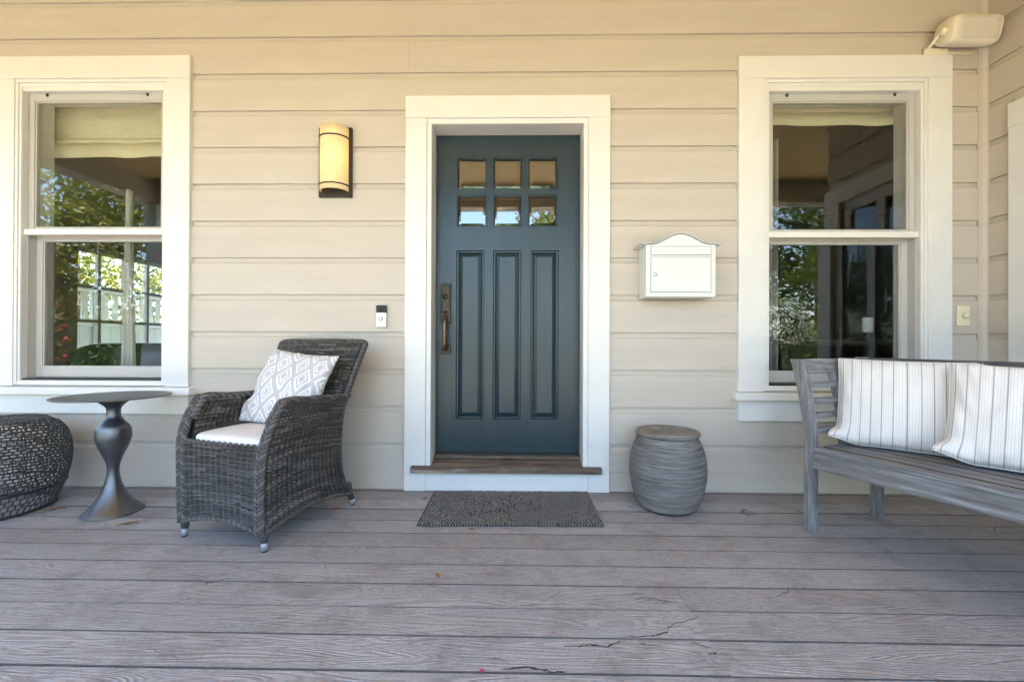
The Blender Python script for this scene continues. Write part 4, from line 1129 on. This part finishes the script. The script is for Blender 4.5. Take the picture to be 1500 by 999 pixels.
# ------------------------------------------------------------------ weathered bench
bl = math.atan2(-0.926, 0.378)
bn = thing('bench', 'weathered grey wooden bench with flared slatted end, right side', 'bench', (1.414, -0.552, 0.0), bl)
BL, BD = 1.62, 0.505          # length along local x, depth along local y (0 = front, BD = back)
def flare(z): return -0.070*max(0, (z-0.42)/0.42)**1.7
def stile(y, wy, z0, z1, x=0.0, wx=0.045, sgn=1, nm='stile'):
    m = MB(); K = 18
    for i in range(K+1):
        z = lerp(z0, z1, i/K); fx = flare(z)*sgn; ww = wx*(1+0.12*smst(0.5, 0.84, z))
        m.v += [(x+fx-ww/2, y-wy/2, z), (x+fx+ww/2, y-wy/2, z), (x+fx+ww/2, y+wy/2, z), (x+fx-ww/2, y+wy/2, z)]
    for i in range(K):
        for q in range(4): m.f.append((i*4+q, i*4+(q+1) % 4, i*4+4+(q+1) % 4, i*4+4+q))
    m.f += [(3, 2, 1, 0), (K*4, K*4+1, K*4+2, K*4+3)]
    return m.build(nm, 'bench_z', bn, bevel=0.004)
for x, sgn in ((0.0, 1), (BL, -1)):
    stile(0.0, 0.040, 0.0, 0.834, x, 0.047, sgn, 'front_leg')
    stile(BD, 0.040, 0.0, 0.840, x, 0.050, sgn, 'rear_leg')
    stile(BD*0.46, 0.032, 0.402, 0.772, x, 0.034, sgn, 'stile')
    fx = flare(0.80)*sgn
    m = MB().obox((x+fx-0.002*sgn, BD/2, 0.798), Vector((1, 0, 0.20*sgn)).normalized(), Vector((0, 1, 0)), Vector((-0.20*sgn, 0, 1)).normalized(), 0.014, BD/2-0.0205, 0.036)
    m.build('end_top_rail', 'bench_y', bn, bevel=0.004)
    for zz in (0.705, 0.632, 0.561, 0.490):
        fx = flare(zz)*sgn
        MB().obox((x+fx, BD/2, zz), Vector((1, 0, 0)), Vector((0, 1, 0)), Vector((0, 0, 1)), 0.019, BD/2-0.018, 0.0112).build('end_slat', 'bench_y', bn, bevel=0.003)
    B(x-0.018, x+0.018, 0.0205, BD-0.0205, 0.315, 0.385).build('end_rail', 'bench_y', bn, bevel=0.003)
# front apron with a bead, seat slats, back
m = MB(); m.extrude([(-0.018, 0.315), (0.012, 0.310), (0.012, 0.396), (-0.016, 0.396), (-0.016, 0.330), (-0.023, 0.326), (-0.023, 0.316)], 0.0245, BL-0.0245, 'x')
m.build('front_apron', 'bench_x', bn, bevel=0.003)
ns = 7; wsl = 0.062
for i in range(ns):
    y0_ = -0.024+i*(BD+0.01)/ns
    sl_ = B(0.025, BL-0.025, y0_, y0_+wsl-0.002, 0.3965+0.001*(i % 2), 0.417+0.001*(i % 2)).build('seat_slat', 'bench_x', bn, bevel=0.003)
    sl_.data.materials.append(M['deck_under_slat_shade'])  # slat sides coloured dark: shade of the gaps painted on
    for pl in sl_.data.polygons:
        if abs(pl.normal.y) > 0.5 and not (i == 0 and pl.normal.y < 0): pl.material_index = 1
B(0.026, BL-0.026, BD-0.016, BD+0.016, 0.310, 0.385).build('back_apron', 'bench_x', bn, bevel=0.003)
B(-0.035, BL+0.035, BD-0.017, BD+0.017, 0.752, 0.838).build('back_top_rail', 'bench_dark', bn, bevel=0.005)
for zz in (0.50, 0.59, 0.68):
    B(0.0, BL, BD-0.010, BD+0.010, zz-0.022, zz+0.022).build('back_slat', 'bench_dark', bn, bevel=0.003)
# striped pillows; the lower left corner of each is turned out over the seat
def ear(u, v, p):
    k = smst(0.60, 1.05, -u)*smst(0.50, 1.0, -v)
    if k > 0:
        p = p+Vector((-0.022*k, 0.018*k, 0.120*k))
    return p
make_pillow('striped cream pillow resting against the flared end of the bench', 'stripe', 0.52, 0.425, 0.17, 5, (1.755, -0.685, 0.424), (0.787, -0.617, 0), R(17), corner=ear, roll=R(-1), wrinkle=0.006, pinch=0.03, plump=0.40)
make_pillow('striped cream pillow at the right edge, overlapping the other bench pillow', 'stripe', 0.52, 0.420, 0.18, 9, (1.925, -1.055, 0.424), (0.68, -0.733, 0), R(20), corner=ear, roll=R(-2), wrinkle=0.007, pinch=0.03, plump=0.40)

# ------------------------------------------------------------------ leaves and petal on the deck
def leaf(name, label, cat, x, y, L_, W_, rot, mat, curl=0.5):
    m = MB()
    def fn(u, v):
        a = u*2-1; w2 = W_/2*(1-abs(a)**1.8)
        t = v*2-1
        return (a*L_/2, t*w2, 0.003+abs(t)*w2*curl+0.006*curl*a*a+0.0008*math.sin(a*9))
    def fb(u, v):
        p = fn(u, v); return (p[0], p[1], p[2]+0.0005)
    m.surf(fn, 10, 4); m.surf(fb, 10, 4)
    return tag(m.build(name, mat, smooth=True, loc=(x, y, 0.0005), rot=(0, 0, rot)), label, cat)
leaf('dry_leaf', 'narrow dry tan leaf curled by the foot of the side table', 'leaf', -1.943, -0.553, 0.10, 0.018, R(35), 'leaf_dry', 0.9)
leaf('dry_leaf', 'long dry tan leaf tucked against the base of the pouf', 'leaf', -2.505, -0.375, 0.13, 0.020, R(40), 'leaf_dry', 0.8)
leaf('dry_leaf', 'small rust leaf lying just in front of the doormat', 'leaf', -0.233, -0.572, 0.040, 0.016, R(-15), 'leaf_rust', 0.6)
leaf('dry_leaf', 'tiny rust leaf beside the left edge of the doormat', 'leaf', -0.545, -0.160, 0.045, 0.020, R(70), 'leaf_rust', 0.5)
leaf('dry_leaf', 'curled orange leaf alone in the middle of the deck', 'leaf', -0.314, -1.013, 0.036, 0.014, R(-50), 'leaf_rust', 1.2)
leaf('dry_leaf', 'rust leaf lying under the wicker armchair', 'leaf', -1.00, -0.335, 0.075, 0.025, R(15), 'leaf_rust', 0.5)
leaf('petal', 'tiny pink petal on the deck at the bottom edge', 'petal', -0.101, -1.503, 0.016, 0.012, R(20), 'petal', 0.5)

# ------------------------------------------------------------------ garden beyond the porch (seen in the glass)
def fence_run(label, X, y0, y1, zt):
    f = thing('garden_fence', label, 'fence', (X, y0, GZ))
    H_ = zt-GZ; L_ = y1-y0
    B(-0.03, 0.03, 0, L_, H_-0.07, H_).build('top_rail', 'fence', f, bevel=0.006)
    B(-0.03, 0.03, 0, L_, H_-0.56, H_-0.47).build('middle_rail', 'fence', f, bevel=0.006)
    B(-0.03, 0.03, 0, L_, 0.05, 0.14).build('bottom_rail', 'fence', f, bevel=0.006)
    pk = bd = None; n = int(L_/0.16)
    for i in range(n):
        y = (i+0.5)*L_/n
        if pk is None:
            pk = B(-0.012, 0.012, -0.045, 0.045, H_-0.4695, H_-0.0705).build('picket', 'fence', f, bevel=0.004)
            bd = B(-0.012, 0.012, -0.0785, 0.0785, 0.1405, H_-0.5605).build('board', 'fence', f, bevel=0.004)
            pk.location.y = y; bd.location.y = y
        else:
            for s_ in (pk, bd):
                c = s_.copy(); COL.objects.link(c); c.parent = f; c.location.y = y
    k = int(L_/2.2)
    for i in range(k+1):
        B(-0.06, 0.06, i*L_/k-0.06, i*L_/k+0.06, 0.0, H_+0.06).build('post', 'fence', f, bevel=0.008)
fence_run('white board fence with an open picket top, seen through the left window', -6.2, 1.0, 9.0, 1.68)

def crown_mesh(name, mat, blobs, n, size, seed, aspect=0.5):
    rd = random.Random(seed); m = MB()
    tot = sum(b[3]**2 for b in blobs)
    for (cx, cy, cz, r) in blobs:
        for _ in range(int(n*r*r/tot)):
            while True:
                d = Vector((rd.uniform(-1, 1), rd.uniform(-1, 1), rd.uniform(-1, 1)))
                if 0.1 < d.length < 1: break
            d = d.normalized()*(d.length**0.45)
            c = Vector((cx, cy, cz))+Vector((d.x*r, d.y*r, d.z*r*0.85))
            t = Vector((rd.gauss(0, 1), rd.gauss(0, 1), rd.gauss(0, .6)-0.3)).normalized(); s_ = t.cross(Vector((rd.gauss(0, 1), rd.gauss(0, 1), rd.gauss(0, 1)))).normalized()
            L_ = size*rd.uniform(.6, 1.3); i = len(m.v)
            m.v += [tuple(c), tuple(c+t*L_*.5+s_*L_*aspect*.5), tuple(c+t*L_), tuple(c+t*L_*.5-s_*L_*aspect*.5)]
            m.f.append((i, i+1, i+2, i+3))
    return m
def tree(label, x, y, h, r, mat, seed, n=6500, size=0.125, group='garden trees beyond the porch'):
    rd = random.Random(seed)
    t = thing('tree', label, 'tree', (x, y, GZ), 0, group)
    m = MB(); m.tube([(0, 0, 0), (0.05, 0.02, h*.25), (0.0, 0.08, h*.5), (0.06, 0, h*.75)], [h*.028, h*.022, h*.016, h*.008], 8)
    for k in range(6):
        a = k*1.05+rd.random(); z = h*(.35+.07*k)
        m.tube([(0, 0.05, z), (math.cos(a)*r*.35, math.sin(a)*r*.35, z+h*.06), (math.cos(a)*r*.7, math.sin(a)*r*.7, z+h*.16)], [h*.010, h*.007, h*.003], 6)
    m.build('trunk', 'bark', t, smooth=True)
    blobs = []
    for k in range(14):
        a = rd.uniform(0, 6.28); q = r*rd.uniform(.15, .75)
        blobs.append((math.cos(a)*q, math.sin(a)*q, h*rd.uniform(.42, .95), r*rd.uniform(.28, .5)))
    crown_mesh('crown', mat, blobs, n, size, seed).build('crown', mat, t)
    return t
def bush(label, x, y, h, r, mat, seed, n=1500, size=0.10, fl=None, name='bush', group='garden shrubs beyond the porch'):
    rd = random.Random(seed)
    t = thing(name, label, 'shrub', (x, y, GZ), 0, group)
    blobs = [(rd.uniform(-.6, .6)*r, rd.uniform(-.6, .6)*r, h*rd.uniform(.25, .75), r*rd.uniform(.35, .55)) for _ in range(9)]
    crown_mesh('foliage', mat, blobs, n, size, seed).build('foliage', mat, t)
    if fl: crown_mesh('blossom', fl, blobs, n//3, size*.8, seed+1, 0.9).build('blossom', fl, t)
    m = MB()
    for k in range(5):
        a = k*1.3; m.tube([(0, 0, 0), (math.cos(a)*r*.3, math.sin(a)*r*.3, h*.5)], [.02, .008], 6)
    m.build('stem', 'bark', t)
    return t
def palm(label, x, y, h, seed, fl=1.3):
    rd = random.Random(seed)
    t = thing('palm', label, 'palm', (x, y, GZ), 0, 'palms beyond the porch')
    MB().tube([(0, 0, 0), (0.03, 0, h*.5), (0, .05, h)], [.12, .10, .09], 10).build('trunk', 'bark', t, smooth=True)
    for k in range(16):
        a = k*2.4; el = rd.uniform(-.3, 1.0); m = MB()
        d = Vector((math.cos(a), math.sin(a), 0)); sd = Vector((-math.sin(a), math.cos(a), 0))
        stem = [Vector((0, .05, h))+d*fl*.75*t_*math.cos(el)+Vector((0, 0, fl*.75*(math.sin(el)*t_-.35*t_*t_))) for t_ in [i/8 for i in range(9)]]
        m.tube(stem, [.014-.001*i for i in range(9)], 5)
        hub = stem[-1]; ax = (stem[-1]-stem[-2]).normalized()
        for j in range(18):
            b = lerp(-1.5, 1.5, j/17); dr = ax*math.cos(b)+sd*math.sin(b); q = dr.cross(ax.cross(sd)).normalized()
            e_ = hub+dr*fl*.55+Vector((0, 0, -.10*fl)); i = len(m.v)
            m.v += [tuple(hub), tuple(hub+dr*fl*.3+q*.022), tuple(e_), tuple(hub+dr*fl*.3-q*.022)]; m.f.append((i, i+1, i+2, i+3))
        m.build('frond', 'leaf_a', t)
ts = [(-11.5, -2.5, 6.0, 2.6, 'leaf_a'), (-10.2, -6.8, 5.2, 2.3, 'leaf_y'), (-6.5, -11.5, 4.6, 2.2, 'leaf_b'), (-3.6, -12.5, 4.0, 1.8, 'leaf_y'), (1.0, -11.5, 7.2, 2.3, 'leaf_y'),
      (5.4, -8.8, 6.4, 2.5, 'leaf_a'), (8.6, -10.0, 7.4, 3.0, 'leaf_b'), (12.2, -6.0, 6.0, 2.6, 'leaf_a'), (-12.0, 3.5, 6.0, 2.8, 'leaf_a'), (-11.0, 8.0, 5.5, 2.6, 'leaf_y'), (-10.0, 12.5, 6.0, 2.8, 'leaf_a')]
for i, (x, y, h, r, mt) in enumerate(ts):
    tree('leafy garden tree beyond the porch, seen only in the window glass', x, y, h, r, mt, 20+i, n=15000 if x > 5 or x < -9 else 8000)
for i, (x, y, h, r, mt, fl) in enumerate([(-8.2, -1.6, 2.9, 1.0, 'leaf_a', 'flower_r'), (-8.6, -4.4, 3.0, 1.1, 'leaf_b', 'flower_r'), (-7.8, -8.4, 2.0, 1.2, 'leaf_a', None), (-4.6, -9.2, 1.8, 1.2, 'leaf_b', None), (-0.4, -9.6, 1.6, 1.2, 'leaf_a', None),
                                          (3.4, -8.8, 2.4, 1.3, 'leaf_a', None), (6.4, -7.4, 3.0, 1.5, 'leaf_b', None), (8.6, -6.8, 2.4, 1.2, 'leaf_a', None), (-9.2, 1.0, 2.4, 1.2, 'leaf_y', None)]):
    bush('garden shrub beyond the porch, seen only in the window glass', x, y, h, r, mt, 60+i, fl=fl)
for i, (x, y, h) in enumerate([(5.0, -6.6, 2.3), (6.6, -5.6, 2.9), (4.0, -7.8, 1.6)]):
    palm('fan palm beyond the porch, seen only in the window glass', x, y, h, 90+i)

def hedge(label, x, y, rot, L_, h, mat, seed):
    t = thing('hedge', label, 'hedge', (x, y, GZ), rot)
    k = int(L_/1.2); rd = random.Random(seed)
    crown_mesh('foliage', mat, [((i+.5)*L_/k-L_/2, rd.uniform(-.2, .2), h*rd.uniform(.35, .7), 0.95*rd.uniform(.8, 1.15)) for i in range(k)] + [((i+.5)*L_/k-L_/2, 0, h*.25, .9) for i in range(k)], int(L_*380), 0.17, seed).build('foliage', mat, t)
    MB().box(-L_/2, L_/2, -.35, .35, 0, h*.72).build('core', 'leaf_b', t)
hedge('long dense hedge across the street side of the garden', 0, -15.5, 0, 40, 1.9, 'leaf_b', 201)
hedge('tall hedge along the left side of the garden', -15.0, -2, R(90), 30, 3.0, 'leaf_a', 202)
hedge('tall hedge along the right side of the garden', 16.0, -9, R(90), 16, 3.0, 'leaf_b', 203)

# ------------------------------------------------------------------ splits and lifted edges in the composite boards
CR = [[(0.138,-1.394),(0.18,-1.393),(0.212,-1.384),(0.238,-1.388),(0.264,-1.394),(0.278,-1.384),(0.305,-1.371),(0.331,-1.362)],
      [(0.340,-1.343),(0.354,-1.346),(0.417,-1.34),(0.438,-1.333),(0.467,-1.32),(0.482,-1.295),(0.499,-1.282),(0.551,-1.262),(0.6,-1.238)],
      [(-0.01,-1.196),(0.062,-1.183),(0.092,-1.155),(0.13,-1.125),(0.154,-1.099)],
      [(-0.05,-1.492),(0.006,-1.483),(0.023,-1.481),(0.051,-1.488),(0.078,-1.493),(0.083,-1.499),(0.127,-1.498)],
      [(0.526,-1.366),(0.549,-1.38),(0.575,-1.391)], [(0.59,-1.405),(0.616,-1.428),(0.63,-1.459)], [(0.555,-1.415),(0.583,-1.411)], [(0.369,-1.38),(0.383,-1.375)],
      [(-1.224,-0.938),(-1.129,-0.955),(-1.058,-0.98),(-0.979,-0.999),(-0.912,-1.023)], [(-1.307,-1.015),(-1.215,-1.03),(-1.174,-1.012),(-1.109,-1.008)],
      [(-0.801,-0.925),(-0.769,-0.963),(-0.76,-1.007)], [(-1.52,-1.132),(-1.474,-1.113),(-1.456,-1.075)]]
CW = [8.0, 6.0, 4.0, 9.0, 6.5, 3.0, 6.0, 6.0, 2.6, 2.6, 4.5, 2.4]
rc = random.Random(31)
for pts, wd in zip(CR, CW):
    fine_pts = []
    for (a, b) in zip(pts[:-1], pts[1:]):
        for k in range(5):
            t = k/5; fine_pts.append((lerp(a[0], b[0], t)+rc.uniform(-.0025, .0025), lerp(a[1], b[1], t)+rc.uniform(-.0022, .0022)))
    fine_pts.append(pts[-1]); m = MB(); n = len(fine_pts)
    for i, (x, y) in enumerate(fine_pts):
        w_ = wd*0.001*0.5*(0.25+0.75*math.sin(math.pi*(i+.3)/(n-.4))**0.6)*rc.uniform(.35, 1.25)
        m.v += [(x, y-w_, 0.0021), (x, y+w_*rc.uniform(.5, 1.1), 0.0021)]
    for i in range(n-1): m.f.append((2*i, 2*i+2, 2*i+3, 2*i+1))
    m.build('split', 'split', deck)
